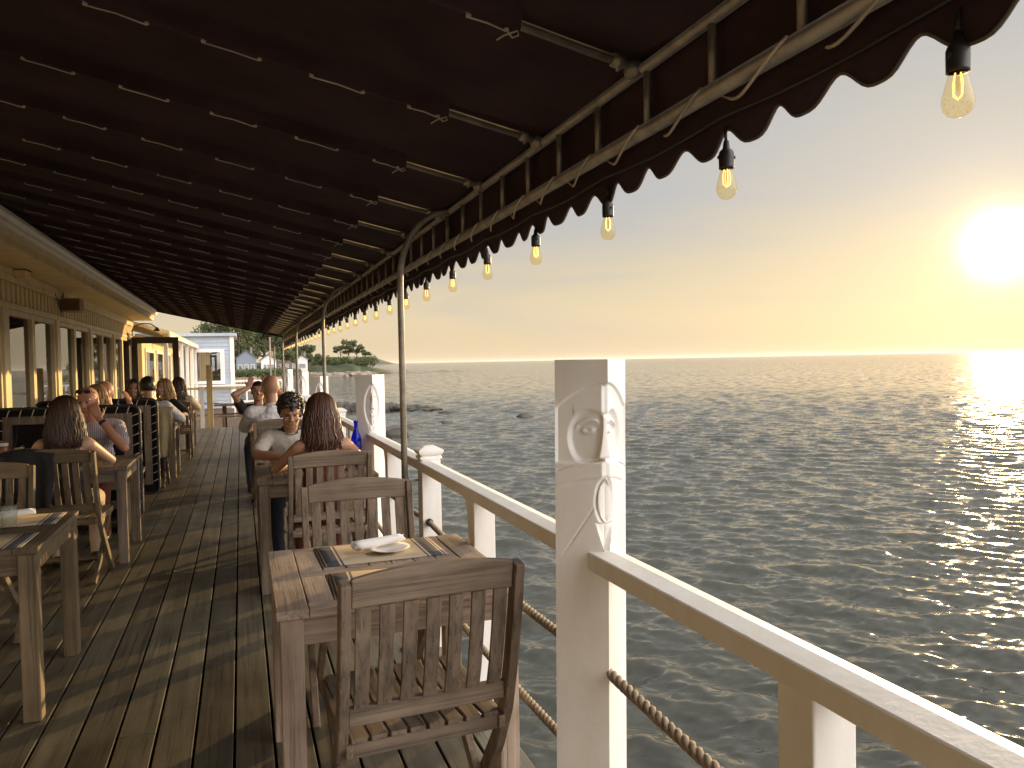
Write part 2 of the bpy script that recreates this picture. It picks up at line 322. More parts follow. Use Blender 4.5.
# ------------------------------------------------------------ carved posts
def carve(u,v,variant):
    """outward offset (m) of the corner relief; u along the two faces from the corner, v height"""
    a=np.abs(u); h=np.zeros_like(u); sst=lambda e0,e1,x:(lambda t:t*t*(3-2*t))(np.clip((x-e0)/(e1-e0),0,1))
    G=lambda cu,cv,ru,rv:np.exp(-(((u-cu)/ru)**2+((v-cv)/rv)**2))
    ch=lambda w:-np.maximum(w-a,0)*0.74
    mx=lambda h,c,m:h+(np.minimum(h,c)-h)*m
    if variant==0:
        hoodv=1.418-3.1*u*u
        inside=sst(-0.003,0.003,hoodv-v)*sst(1.20,1.213,v)
        h-=0.0065*inside
        h=mx(h,ch(0.027),sst(1.421,1.408,v)*sst(1.322,1.330,v))        # planed forehead
        h-=0.006*np.exp(-((v-1.332-0.1*a)/0.006)**2)*sst(0.05,0.02,a)
        ov=((a-0.054)/0.058)**2+((v-1.272)/0.072)**2
        h-=0.012*sst(1.20,0.75,ov)*sst(1.205,1.215,v)
        pass
        for s in(1,-1):
            e=np.sqrt(((u-s*0.060)/0.022)**2+((v-1.293)/0.012)**2)
            h+=0.0065*sst(1.15,0.65,e)-0.003*np.exp(-((e-1.15)/0.2)**2)-0.003*np.exp(-(e/0.35)**2)+0.005*np.exp(-(((v-1.320+0.5*(a-0.050)**2/0.05)/0.006)**2))*sst(0.025,0.035,a)*sst(0.10,0.09,a)
        nw=0.013+0.018*np.clip((1.32-v)/0.10,0,1)**1.6
        nm=sst(1.35,0.7,a/nw)*sst(1.345,1.32,v)*sst(1.213,1.222,v)
        h=h*(1-nm)+(ch(0.026)*0.85)*nm
        h-=0.006*np.exp(-(((v-1.216)/0.004)**2))*sst(0.035,0.02,a)
        ms=1.213-1.45*u*u
        band=sst(-0.002,0.003,ms-v)*sst(0.052,0.030,ms-v)
        h+=0.004*band-0.0065*np.exp(-(((v-ms)/0.0026)**2))-0.003*np.exp(-(((v-(ms-0.046+0.018*np.exp(-(a/0.02)**2)))/0.004)**2))*sst(0.13,0.10,a)
        h=mx(h,ch(0.018),band)
        ou=np.sqrt((a/0.032)**2+((v-1.108)/0.058)**2); io=sst(1.0,0.85,ou)
        h=mx(h,ch(0.030),io)-0.010*np.exp(-((ou-1.06)/0.11)**2)*sst(1.05,1.07,v+0.02)
        bw=0.034*np.clip((v-0.965)/0.085,0,1)**0.8
        inb=sst(-0.002,0.002,bw-a)*sst(1.052,1.046,v)*sst(0.962,0.968,v)
        h=mx(h,ch(0.036),inb)
        h-=0.004*np.exp(-((v-1.049)/0.003)**2)*sst(0.04,0.03,a)
        gl=1.15-1.5*a
        h-=0.0022*np.exp(-((v-gl)/0.0035)**2)*sst(0.035,0.05,a)*sst(0.14,0.10,a)
    else:
        ov=(a/0.075)**2+((v-1.17)/0.145)**2
        h-=0.010*sst(1.06,0.92,ov)+0.008*np.exp(-((ov-1.0)/0.09)**2)
        h=mx(h,ch(0.030),sst(1.34,1.31,v)*sst(0.93,0.96,v))
        for s in(1,-1): h-=0.009*G(s*0.038,1.225,0.020,0.014)
        nw=0.008+0.012*np.clip((1.26-v)/0.10,0,1)**2
        nm=sst(1.3,0.7,a/nw)*sst(1.275,1.25,v)*sst(1.148,1.158,v)
        h=h*(1-nm)+ch(0.016)*0.8*nm
        h-=0.007*np.exp(-((v-1.118-0.8*a*a/0.05)/0.004)**2)*sst(0.05,0.035,a)
        h+=0.004*np.exp(-((v-1.105)/0.010)**2)*sst(0.04,0.02,a)
        bw=0.05*np.clip((v-0.90)/0.16,0,1); h-=0.005*np.exp(-((a-bw)/0.004)**2)*sst(1.06,1.03,v)
    return h
def carved_post(y,top,variant,label,lean=0.0):
    W_=0.149; vz=np.concatenate([[-0.3,0.3,0.85],np.linspace(0.90,top-0.02,230),[top]])
    vz0=vz+(1.48-top) if variant==0 else vz+(1.40-top)
    us=np.concatenate([np.linspace(-W_,W_,141)])
    U,V=np.meshgrid(us,vz); V0=np.meshgrid(us,vz0)[1]
    nl=np.array([-math.sqrt(.5),-math.sqrt(.5)]); nr=np.array([math.sqrt(.5),-math.sqrt(.5)])
    tl=np.array([-math.sqrt(.5),math.sqrt(.5)]); tr=np.array([math.sqrt(.5),math.sqrt(.5)])
    corner=np.array([0,-W_*math.sqrt(.5)])
    bx=corner[0]+np.where(U<0,-U*tl[0],U*tr[0]); by=corner[1]+np.where(U<0,-U*tl[1],U*tr[1])
    w=np.clip(U/0.05*0.5+0.5,0,1); w=w*w*(3-2*w); dx=nl[0]*(1-w)+nr[0]*w; dy=nl[1]*(1-w)+nr[1]*w; L=np.sqrt(dx*dx+dy*dy)
    edge=np.clip((W_-np.abs(U))/0.006,0,1)
    h=carve(U,V0,variant)*edge; h=h*(V>0.92)
    h-=0.004*np.exp(-((W_-np.abs(U))/0.003)**2)*0
    bx=bx+dx/L*h; by=by+dy/L*h
    n=len(us); vs=[(float(a),float(b_),float(c)) for a,b_,c in zip(bx.ravel(),by.ravel(),V.ravel())]
    fs=[(i*n+k,i*n+k+1,(i+1)*n+k+1,(i+1)*n+k) for i in range(len(vz)-1) for k in range(n-1)]
    m=MB(); m.add(vs,fs,True)
    # back corner
    o=len(m.v); bc=(0,W_*math.sqrt(.5))
    m.v+=[(bc[0],bc[1],float(z)) for z in vz]; q=len(vz)
    for i in range(q-1):
        m.f+=[(i*n+n-1,o+i,o+i+1,(i+1)*n+n-1),(o+i,i*n,(i+1)*n,o+i+1)]; m.sm+=[False,False]
    m.f.append(tuple((q-1)*n+k for k in range(n))+(o+q-1,)); m.sm.append(False)
    ob=m.build('carved_post',white)
    for p in ob.data.polygons:
        pass
    md=ob.modifiers.new('sharp','EDGE_SPLIT'); md.split_angle=rad(40)
    ob.location=(0.895-(0.015 if lean else 0),y,0); ob.rotation_euler=(0,lean,0)
    tag(ob,label,'carved post','carved posts along the railing'); return ob
carved_post(1.905,1.48,0,'nearest and largest white post, a bearded old face carved into its corner',rad(0.7))
carved_post(5.68,1.40,1,'white carved post with a long narrow face, in front of the dark jetty')
carved_post(9.55,1.34,1,'beige sided white post beyond the long-faced post, right of the far metal pole')
carved_post(12.4,1.38,1,'pale carved post between the two distant metal poles, above the seated couple')
carved_post(16.2,1.40,1,'farthest carved post, slim and white beside the bald man in the white shirt')

# ------------------------------------------------------------ railing sections
def twist_rope(m,pts,r):
    # three strand rope
    dense=[]; n=len(pts)
    L=[0]
    for i in range(1,n): L.append(L[-1]+(Vector(pts[i])-Vector(pts[i-1])).length)
    cnt=max(8,int(L[-1]/0.011))
    def at(s):
        for i in range(1,n):
            if s<=L[i]+1e-9:
                t=(s-L[i-1])/(L[i]-L[i-1]); return Vector(pts[i-1]).lerp(Vector(pts[i]),t)
        return Vector(pts[-1])
    for st in range(3):
        q=[]
        for j in range(cnt+1):
            s=L[-1]*j/cnt; c=at(s); a=(at(min(L[-1],s+0.01))-at(max(0,s-0.01))).normalized()
            u=Vector((1,0,0)); u=(u-a*u.dot(a)).normalized(); w=a.cross(u); ph=2*PI*(s/0.085+st/3)
            q.append(c+(u*math.cos(ph)+w*math.sin(ph))*r*0.52)
        m.tube(q,r*0.56,6)
def rope_part(parent,x,y0,y1,z,sag=0.03,twist=True,rr=0.0145):
    pts=[(x,y0+(y1-y0)*t,z-sag*4*t*(1-t)) for t in [i/24 for i in range(25)]]
    m=MB()
    if twist: twist_rope(m,pts,rr)
    else: m.tube(pts,rr,6)
    o=m.build('rope',ropem,parent)
    c=MB()
    for yy,s in((y0,1),(y1,-1)): c.tube([(x,yy,z),(x,yy+s*0.016,z-0.002)],0.019,12)
    c.build('rope_collar',blackp,o); return o
RX=0.895
def rail_section(y0,y1,posts,caps,label,near=True):
    e=empty('railing_section',(RX,y0,0),0,label,'railing','white railing sections on the sea side of the deck')
    sec=[(-0.045,0.926),(-0.045,0.970),(-0.041,0.973),(0.004,0.979),(0.042,0.970),(0.045,0.966),(0.045,0.926)]
    MB().prism([(a,z) for a,z in sec],0.0,y1-y0).build('top_rail',white,e,0.003)
    for yy in posts:
        l=yy-y0; m=MB(); m.box(-0.025,0.065,l-0.045,l+0.045,-0.25,0.925); m.build('post',white,e,0.004)
        if y0<-1 : continue
        m=MB(); R_=0.10; prof=[(l+0.047,0.924),(l+0.047+R_,0.924)]+[(l+0.047+R_-R_*math.sin(a),0.924-R_+R_*math.cos(a)) for a in [PI/2*i/8 for i in range(9)]]
        m.prism(prof,-0.024,0.016,0); m.build('curved_bracket',white,e)
    for yy in caps:
        l=yy-y0; m=MB(); m.box(-0.032,0.068,l-0.05,l+0.05,-0.25,1.0); p=m.build('capped_post',white,e,0.003)
        c=MB(); c.box(-0.039,0.075,l-0.057,l+0.057,0.984,0.996)
        prof=[(0.05,1.0),(0.055,1.004),(0.063,1.014),(0.065,1.028),(0.057,1.034),(0.030,1.048),(0.002,1.052)]
        vs=[];fs=[]
        for r,z in prof:
            vs+=[(0.018-r,l-r,z),(0.018+r,l-r,z),(0.018+r,l+r,z),(0.018-r,l+r,z)]
        for i in range(len(prof)-1):
            for k in range(4): fs.append((4*i+k,4*i+(k+1)%4,4*i+4+(k+1)%4,4*i+4+k))
        c.add(vs,fs); c.build('post_cap',white,p)
    stops=sorted([y0-0.09]+list(caps)+[y1+0.09])
    for a,b2_ in zip(stops[:-1],stops[1:]):
        pad0=0.056 if a in caps else 0.0; pad1=0.056 if b2_ in caps else 0.0
        for z in (0.66,0.345): rope_part(e,0.0,a-y0+pad0,b2_-y0-pad1,z,0.028,near)
    return e
rail_section(-1.95,1.844,[1.06,-0.9],[0.05],'nearest stretch of white railing, running off the lower right corner, thick rope below')
rail_section(1.966,5.62,[3.01,4.95],[3.92],'white railing beside the empty table, between the bearded post and the long-faced post')
rail_section(5.74,9.52,[6.75,8.70],[7.75],'white railing just beyond the long-faced post, beside the seated couple',False)
rail_section(9.58,12.37,[10.5],[11.5],'short distant white railing beside the table of the bald man',False)
rail_section(12.43,16.17,[13.5,15.2],[14.4],'far white railing before the farthest carved post',False)
rail_section(16.23,19.95,[17.4,19.0],[18.2],'farthest white railing stretch at the end of the awning',False)

# ------------------------------------------------------------ awning
HX,HZ,LZ=1.05,2.262,2.095
aw=empty('awning',(1.05,8,0),0,'long dark maroon canvas awning with scalloped valance over the whole deck','awning')
AY0,AY1=-4.0,20.75; SL=0.222; WX=-2.02
def awn(mb_,name,mat,parent=None,bevel=0):
    o=mb_.build(name,mat,parent or aw,bevel)
    if parent is None: o.location=(-1.05,-8,0)
    return o
rafY=[1.88+0.722*k for k in range(-8,27)]; rafY=[y for y in rafY if y<AY1]
top=lambda X:HZ+0.035+SL*(HX-X)
# canvas: top sheet sagging slightly between rafters, wrapped over the header
xs=np.concatenate([np.linspace(WX,1.05,16),[1.075]]); ys=sorted(set([AY0]+[y+d for y in rafY for d in(-0.02,0.02)]+[a+(b-a)*t for a,b in zip(rafY[:-1],rafY[1:]) for t in(.2,.35,.5,.65,.8)]+[AY1]))
def sag(y):
    for a,b in zip(rafY[:-1],rafY[1:]):
        if a<=y<=b: t=(y-a)/(b-a); return -(0.014+0.012*math.sin(a*7.3))*4*t*(1-t)
    return 0
m=MB(); vs=[(float(X),Y,float(top(X))+sag(Y)+0.004) for Y in ys for X in xs]; n=len(xs)
m.add(vs,[(i*n+k,i*n+k+1,(i+1)*n+k+1,(i+1)*n+k) for i in range(len(ys)-1) for k in range(n-1)],True)
cv=awn(m,'canvas',fabric); sd_=cv.modifiers.new('thick','SOLIDIFY'); sd_.thickness=0.004
# valance
per=0.181; y0s=0.9; dy=per/14
m=MB(); cnt=int((AY1-AY0)/dy); vs=[]; edge=[]
VX=1.082
for i in range(cnt+1):
    Y=AY0+i*dy; ph=((Y-y0s)/per)%1.0; c=0.5+0.5*math.cos(2*PI*ph); pass
    c=1-(1-c)**1.6; zb=2.008-0.047*c; wob=0.006*math.sin(Y*9.1)+0.005*math.sin(Y*23.7)
    vs+=[(VX-0.012,Y,HZ+0.03),(VX,Y,HZ),(VX+wob*0.4,Y,2.12),(VX+wob*0.8,Y,2.03),(VX+wob,Y,zb)]; edge.append((VX+wob,Y,zb))
m.add(vs,[(i*5+k,i*5+k+1,(i+1)*5+k+1,(i+1)*5+k) for i in range(cnt) for k in range(4)],True)
va=awn(m,'valance',fabric); q_=va.modifiers.new('thick','SOLIDIFY'); q_.thickness=0.003
m=MB(); m.tube(edge,0.0042,5); tr_=m.build('valance_binding',trimm,va)
# end flap at the far end and near end
m=MB(); m.add([(WX,AY1,top(WX)),(1.07,AY1,top(1.07)),(1.07,AY1,top(1.07)-0.10),(WX,AY1,top(WX)-0.10)],[(0,1,2,3)]); e_=awn(m,'end_flap',fabric); e_.modifiers.new('t','SOLIDIFY').thickness=0.004
awn(MB().tube([(HX,AY0,HZ),(HX,AY1,HZ)],0.0155,14),'header_pipe',galv)
lp=awn(MB().tube([(HX,AY0,LZ),(HX,AY1,LZ)],0.0195,14),'lower_pipe',galv)
# cord spiralled round the lower pipe
m=MB(); pts=[]; Y=AY0
while Y<AY1:
    ph=(Y-1.0)/0.30
    fr=ph%1.0; a=2*PI*(fr**0.55)
    rr=0.0235+0.012*math.sin(PI*fr)**2
    pts.append((HX+rr*math.cos(a+1.2),Y-0.05*math.sin(a),LZ-0.004+rr*math.sin(a+1.2))); Y+=0.0125
m.tube(pts,0.004,6); m.build('lashing_cord',cordm,lp)
k=0; Y=AY0+0.2
sY0=1.24
stY=[sY0+0.302*j for j in range(-16,65)]
for Y in stY:
    if Y<AY0+0.1 or Y>AY1: continue
    awn(MB().tube([(HX,Y,HZ-0.014),(HX,Y,LZ+0.017)],0.0105,8),'strut',galv)
sleeve0=0.70
for Y in rafY:
    dx0=HX-0.02; zz=lambda X:HZ+0.004+SL*(HX-X)
    r=awn(MB().tube([(dx0,Y,zz(dx0)),(WX,Y,zz(WX))],0.0125,10),'rafter',galv)
    c=MB(); c.tube([(HX-0.055,Y,zz(HX-0.055)),(HX-0.085,Y,zz(HX-0.085))],0.019,12); c.tube([(HX-0.02,Y-0.02,HZ+0.002),(HX-0.02,Y+0.02,HZ+0.002)],0.021,12)
    c.tube([(HX-0.07,Y,zz(HX-0.07)-0.012),(HX-0.07,Y,zz(HX-0.07)-0.026)],0.005,6)
    f=c.build('clamp',galv,r)
    # canvas sleeve round the rafter
    s=MB(); sp=[]; X=sleeve0
    N_=16; sp=[(sleeve0+(WX-sleeve0)*i/N_,Y,zz(sleeve0+(WX-sleeve0)*i/N_)+0.008) for i in range(N_+1)]
    vs=[];fs=[]
    for p in sp:
        for dyy,dzz in((-0.055,0.022),(-0.022,-0.004),(-0.012,-0.026),(0.012,-0.026),(0.022,-0.004),(0.055,0.022)): vs.append((p[0],p[1]+dyy,p[2]+dzz))
    for i in range(N_):
        for k in range(5): fs.append((i*6+k,i*6+k+1,(i+1)*6+k+1,(i+1)*6+k))
    s.add(vs,fs,True); s.build('canvas_sleeve',fabric,r)
    # lacing cord that dips in and out of the sleeve
    m=MB(); X=0.665; first=True; pts=[]; rr=0.0024 if Y<7 else 0.0030
    z0=zz(X)-0.024; pts+=[(X-0.02,Y+0.02,z0-0.022),(X-0.004,Y+0.010,z0-0.012),(X+0.028,Y-0.01,z0-0.004),(X+0.034,Y+0.004,z0-0.010),(X+0.02,Y+0.012,z0-0.014),(X+0.004,Y,z0-0.006)]
    while X>WX+0.2:
        ln=0.10 if first else 0.165
        z0=zz(X)-0.024; z1=zz(X-ln)-0.024; jy=rnd.uniform(-0.006,0.006); nx=X-ln-(0.155 if first else 0.16)
        pts+=[(X,Y,z0+0.004),(X-0.002,Y,z0-0.005),(X-ln/2,Y+jy,(z0+z1)/2-0.002),(X-ln+0.002,Y,z1-0.005),(X-ln,Y,z1+0.004),(X-ln-0.01,Y,z1+0.013),(nx+0.01,Y,zz(nx)-0.009)]
        if Y<6:
            for q in (X,X-ln): m.lathe([(0.001,-0.004),(0.007,-0.004),(0.0075,0.002),(0.001,0.003)],(q,Y,zz(q)-0.024),10)
        X=nx; first=False
    m.tube(pts,rr,6)
    m.build('lacing_cord',cordm,r)
# wall end of the awning rests on a ledger
awn(MB().box(WX-0.03,WX+0.03,AY0,AY1,top(WX)-0.07,top(WX)-0.01),'ledger',darkframe)
PX=0.78
for i,Y in enumerate([0.02,3.9,7.78,11.65,15.5,19.4]):
    pts=[(PX,Y,0.0),(PX,Y,1.90)]+[(PX+ (HX-PX)*(1-math.cos(a)),Y,1.90+(HZ-1.90)*math.sin(a)) for a in [PI/2*j/10 for j in range(1,11)]]
    p=awn(MB().tube(pts,0.0165,14),'support_pole',galv)
    MB().lathe([(0.0,0.006),(0.045,0.006),(0.045,0.001),(0.0,0.001)],(PX,Y,0),16).build('base_plate',galv,p)
    m=MB(); m.tube([(PX-0.022,Y,0.865),(PX+0.075,Y,0.875)],0.006,8); m.tube([(PX,Y,0.85),(PX,Y,0.885)],0.023,14); m.build('bracket',galv,p)

# ------------------------------------------------------------ festoon bulbs
def bulb_proto():
    e=empty('hanging_bulb',(1.078,0.92,1.915),0,'x','hanging bulb','amber filament bulbs hanging under the valance')
    MB().tube([(0,0,0.105),(0.001,0,0.085),(0,0,0.06)],[0.004,0.004,0.004],8).build('cord',blackp,e)
    s=MB().lathe([(0.0,0.070),(0.006,0.070),(0.0085,0.052),(0.0155,0.046),(0.0175,0.040),(0.0175,0.030),(0.0172,0.010),(0.0172,0.006),(0.014,0.006)],(0,0,0),20)
    s.tube([(-0.0205,0,0.032),(0.0205,0,0.032)],0.004,8); s.build('socket',blackp,e)
    g=MB().lathe([(0.0128,0.007),(0.0150,0.000),(0.0185,-0.014),(0.0232,-0.032),(0.0240,-0.042),(0.0215,-0.053),(0.015,-0.061),(0.007,-0.0645),(0,-0.065)],(0,0,0),26).build('glass',amber,e)
    f=MB()
    for a in (0,PI/2):
        c,s_=math.cos(a)*0.009,math.sin(a)*0.009
        f.tube([(c*0.6,s_*0.6,0.004),(c,s_,-0.012),(c*0.9,s_*0.9,-0.030),(0,0,-0.037),(-c*0.9,-s_*0.9,-0.030),(-c,-s_,-0.012),(-c*0.6,-s_*0.6,0.004)],0.0012,6)
    f.build('filament',fil,e); 
    MB().tube([(0,0,0.006),(0,0,-0.026)],[0.005,0.0022],8).build('glass_stem',amber,e)
    d=MB(); r_=random.Random(5)
    for q in range(46):
        th=r_.uniform(0,2*PI); zz=r_.uniform(-0.060,-0.036); rr=0.0225*math.sqrt(max(0,1-((zz+0.040)/0.0235)**2))*r_.uniform(0.8,0.97)
        d.ell((rr*math.cos(th),rr*math.sin(th),zz),(0.0013,)*3,6,4)
    d.build('bubbles',amber,e)
    return e
bp=bulb_proto()
for i in range(33):
    Y=0.92+0.612*i
    if i<3: lab='%s lit filament bulb %s'%(['biggest, nearest','second nearest','third nearest'][i],['in the top right corner beneath a rounded scallop','hanging below the valance over open sky','hanging over open sky right of the header pipe'][i])
    else: lab='amber filament bulb hanging under the awning edge, %s from the camera'%ORD[i]
    if i==0: bp['label']=lab; o=bp
    else: o=copy_tree(bp,(1.078,Y,1.915+rnd.uniform(-0.006,0.004)),rnd.uniform(0,3),lab)
# electric cable of the lights, running along the valance
m=MB(); pts=[]
for i in range(0,34*6):
    Y=-0.3+i*0.102; pts.append((1.066,Y,2.035-0.012*abs(math.sin(PI*(Y-0.92)/0.612))))
m.tube(pts,0.004,6); tag(m.build('light_cable',blackp),'thin black electric cable feeding the bulbs along the inside of the valance','cable')

# ------------------------------------------------------------ restaurant building
bd=empty('restaurant_building',(-2.5,6,0),0,'cream yellow restaurant front with tall windows, wide soffit and gutter, left of the deck','building')
def B(mb_,name,mat,bevel=0,parent=None):
    o=mb_.build(name,mat,parent or bd,bevel)
    if parent is None: o.location=(2.5,-6,0)
    return o
WXX=-2.5; BY0,BY1=-4.0,21.0
m=MB(); m.box(WXX-0.14,WXX,BY0,BY1,-0.25,0.62); m.box(WXX-0.14,WXX,BY0,BY1,2.19,2.66); m.box(WXX-5,WXX-0.145,BY1-0.14,BY1,-0.25,2.66); m.box(WXX-5,WXX-0.145,BY0,BY0+0.14,-0.25,2.66)
B(m,'wall',cream)
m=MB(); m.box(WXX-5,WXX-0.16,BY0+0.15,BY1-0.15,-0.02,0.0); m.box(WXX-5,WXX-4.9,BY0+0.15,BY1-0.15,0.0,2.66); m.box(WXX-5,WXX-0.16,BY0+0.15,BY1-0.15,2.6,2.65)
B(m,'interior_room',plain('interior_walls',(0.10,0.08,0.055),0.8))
# batten frieze between soffit and window heads
m=MB(); y=8.0-0.2*60
while y<BY1:
    if y>BY0+0.05: m.box(WXX+0.002,WXX+0.022,y,y+0.125,2.27,2.495)
    y+=0.20
B(m,'batten_frieze',cream,0.002)
m=MB(); m.box(WXX+0.0015,WXX+0.005,BY0+0.02,BY1-0.02,2.265,2.50); B(m,'frieze_groove_board',brownpaint)
m=MB(); m.box(WXX+0.002,WXX+0.045,BY0,BY1,2.50,2.655); m.box(WXX+0.002,WXX+0.035,BY0,BY1,2.19,2.262); B(m,'trim_board',cream2,0.003)
FX=-2.02
m=MB(); m.box(WXX+0.002,FX-0.02,BY0,BY1+0.25,2.662,2.682); B(m,'soffit',cream)
m=MB(); m.box(FX-0.018,FX+0.004,BY0,BY1+0.25,2.665,2.86); m.box(FX+0.006,FX+0.022,BY0,BY1+0.25,2.745,2.862); B(m,'fascia',cream2,0.003)
gp=[(0.024,2.80),(0.024,2.79),(0.07,2.79),(0.085,2.805),(0.095,2.835),(0.115,2.86),(0.125,2.865),(0.125,2.90),(0.118,2.90),(0.118,2.872),(0.105,2.868),(0.086,2.845),(0.076,2.81),(0.066,2.798),(0.03,2.798)]
B(MB().prism([(FX+a,z) for a,z in gp],BY0,BY1+0.25),'gutter',white)
m=MB(); m.add([(FX-0.1,BY0,2.87),(FX-0.1,BY1+0.3,2.87),(-8,BY1+0.3,4.3),(-8,BY0,4.3)],[(0,1,2,3)]); r_=B(m,'roof',plain('grey_shingles',(0.12,0.11,0.10),0.9,0.3,20)); r_.modifiers.new('t','SOLIDIFY').thickness=0.05
# windows: heavy posts every ~2.62 m, two sashes in each bay
heavy=[12.61+2.62*k for k in range(-6,4)]
for i,hy in enumerate(heavy):
    if BY0<hy<BY1: B(MB().box(WXX-0.10,WXX+0.055,hy-0.11,hy+0.11,0.64,2.188),'window_post',cream2,0.004)
for a,b in zip(heavy[:-1],heavy[1:]):
    mid=(a+b)/2
    for q0,q1 in((a+0.112,mid-0.002),(mid+0.002,b-0.112)):
        if q0<BY0+0.1: continue
        w=B(MB(),'window',cream2) if False else empty('window',(WXX,q0,0.64)); w.parent=bd; w.location=(0,q0-6,0.64)
        L_=q1-q0; H_=1.545
        m=MB(); fw=0.065; m.box(-0.06,0.03,0.0,fw,0.0,H_); m.box(-0.06,0.03,L_-fw,L_,0.0,H_); m.box(-0.06,0.028,fw+0.001,L_-fw-0.001,0,fw); m.box(-0.06,0.028,fw+0.001,L_-fw-0.001,H_-fw,H_)
        m.build('frame',cream2,w,0.004)
        MB().box(-0.025,-0.019,fw-0.004,L_-fw+0.004,fw-0.004,H_-fw+0.004).build('pane',pane_m,w)
        MB().box(0.005,0.075,0.0,L_,-0.018,-0.001).build('sill',cream2,w,0.003)
# open glass door at the far end
dr=empty('door',(0,0,0)); dr.parent=bd; dr.location=(0.06,14.35,0.02)
m=MB(); m.box(0,0.14,0,0.045,0,2.2); m.box(0.90,1.04,0,0.045,0,2.2); m.box(0.141,0.899,0,0.045,2.05,2.2); m.box(0.141,0.899,0,0.045,0,0.26)
m.build('frame',darkframe,dr,0.004); MB().box(0.135,0.905,0.018,0.024,0.25,2.06).build('pane',clear,dr)
MB().tube([(0.97,-0.002,0.95),(0.97,-0.045,0.97),(0.97,-0.045,1.20),(0.97,-0.002,1.22)],0.009,8).build('handle',galv,dr)
m=MB(); m.box(WXX-0.05,WXX+0.06,19.95,20.32,0,2.3); B(m,'door_jamb',darkframe)
# speaker boxes under the soffit
def speaker(y,lab,sc=1.0):
    e=empty('outdoor_speaker',(WXX,y,2.50),0,lab,'speaker')
    m=MB(); m.box(0.06,0.30*sc,-0.16*sc,0.16*sc,-0.17,0.03); m.build('cabinet',plain('tan_cabinet',(0.42,0.30,0.16),0.5),e,0.02)
    m=MB(); m.box(0.07,0.29*sc,-0.168*sc,-0.161*sc,-0.155,0.015); m.build('grille',plain('brown_grille',(0.16,0.085,0.04),0.7),e,0.003)
    m=MB(); m.box(0.05,0.058,-0.05,0.05,-0.1,0.12); m.tube([(0.0,0,0.02),(0.06,0,0.02)],0.012,8); m.tube([(0.06,0.1,-0.02),(0.03,0.12,-0.14),(0.04,-0.1,-0.18),(0.05,-0.3,-0.10),(0.05,-0.5,0.06)],0.006,6); m.build('bracket',darkframe,e)
    return e
speaker(13.0,'brown fronted outdoor speaker hanging under the soffit, cable looping below it')
jb=empty('junction_box',(WXX+0.05,10.5,2.57),0,'small cream junction box with conduit under the soffit, above the left windows','junction box')
MB().box(0,0.12,-0.12,0.12,-0.02,0.08).build('box',cream,jb,0.006); MB().box(-0.002,0.13,-0.13,0.13,0.082,0.09).build('lid',darkframe,jb)
m=MB(); m.tube([(0.03,0.12,0.0),(0.03,0.5,-0.03),(0.035,1.2,-0.05),(0.03,1.8,0.0),(0.03,2.3,0.01)],0.008,6); m.tube([(0.05,0.12,0.02),(0.06,0.5,-0.01),(0.05,1.0,0.03),(0.05,2.3,0.04)],0.006,6); m.tube([(0.03,-0.12,0.0),(0.03,-3.0,0.02)],0.008,6); m.build('conduit',cream2,jb)
gl=empty('gooseneck_lamp',(WXX+0.05,20.6,2.36),0,'dark gooseneck lamp arm arching above the open glass door','lamp')
MB().tube([(0,0,0),(0.05,0,0.12),(0.22,0,0.2),(0.42,0,0.19),(0.55,0,0.1)],0.014,8).build('arm',darkframe,gl); MB().lathe([(0.02,0.05),(0.04,0.02),(0.09,-0.04),(0.085,-0.045),(0.0,0.0)],(0.56,0,0.06),16).build('shade',darkframe,gl)

# lower wing beyond the door
wg=empty('side_pavilion',(-2.2,28,0),0,'low cream pavilion with white posts and sunlit eave beyond the open door','building')
def Wg(mb_,name,mat,bevel=0):
    o=mb_.build(name,mat,wg,bevel); o.location=(2.2,-28,0); return o
Wg(MB().box(-5.5,-2.35,21.6,36.2,-0.35,2.3),'wall',cream)
m=MB(); m.prism([(-1.67,2.33),(-1.67,2.41),(-5.5,3.55),(-5.5,3.40)],21.4,36.2); Wg(m,'roof',cream)
Wg(MB().box(-1.69,-1.665,21.4,36.2,2.27,2.328),'fascia',white)
for k in range(6):
    Wg(MB().box(-1.86,-1.76,21.8+k*2.8,21.9+k*2.8,-0.35,2.35),'post',white,0.004)
for k in range(5):
    y0=22.2+k*2.8; o=Wg(MB().box(-2.345,-2.32,y0,y0+2.0,0.7,2.0),'window',white); p=MB().box(-2.319,-2.312,y0+0.1,y0+1.9,0.8,1.9).build('pane',pane_m,o)
# blue-grey clapboard building
cb=empty('clapboard_building',(-1.5,38,0),0,'pale blue-grey clapboard building with white framed window at the end of the deck','building')
def Cb(mb_,name,mat,bevel=0,parent=None):
    o=mb_.build(name,mat,parent or cb,bevel)
    if parent is None: o.location=(1.5,-38,0)
    return o
m=MB(); z=-0.35
while z<2.78: m.prism([(36.5,z),(36.5-0.028,z+0.002),(36.5-0.006,z+0.172),(36.5,z+0.172)],-4.0,-0.42,0) if False else m.add([(-4.0,36.47,z),(-0.42,36.47,z),(-0.42,36.495,z+0.17),(-4.0,36.495,z+0.17),(-4.0,36.5,z),(-0.42,36.5,z)],[(0,1,2,3),(0,4,5,1)]); z+=0.17
m.box(-4.0,-0.30,36.51,42,-0.9,2.8); Cb(m,'wall',clap)
Cb(MB().box(-0.42,-0.24,36.44,36.60,-0.9,2.82),'corner_board',white)
m=MB(); m.box(-4.2,-0.12,36.3,42.2,2.82,2.96); Cb(m,'roof',clap,0.01)
w=Cb(MB().box(-2.08,-1.90,36.42,36.468,0.72,2.26).box(-0.83,-0.65,36.42,36.468,0.72,2.26).box(-1.899,-0.831,36.42,36.468,2.12,2.26).box(-1.899,-0.831,36.42,36.468,0.72,0.86),'window',white); MB().box(-1.9,-0.83,36.45,36.46,0.86,2.12).build('pane',pane_m,w)
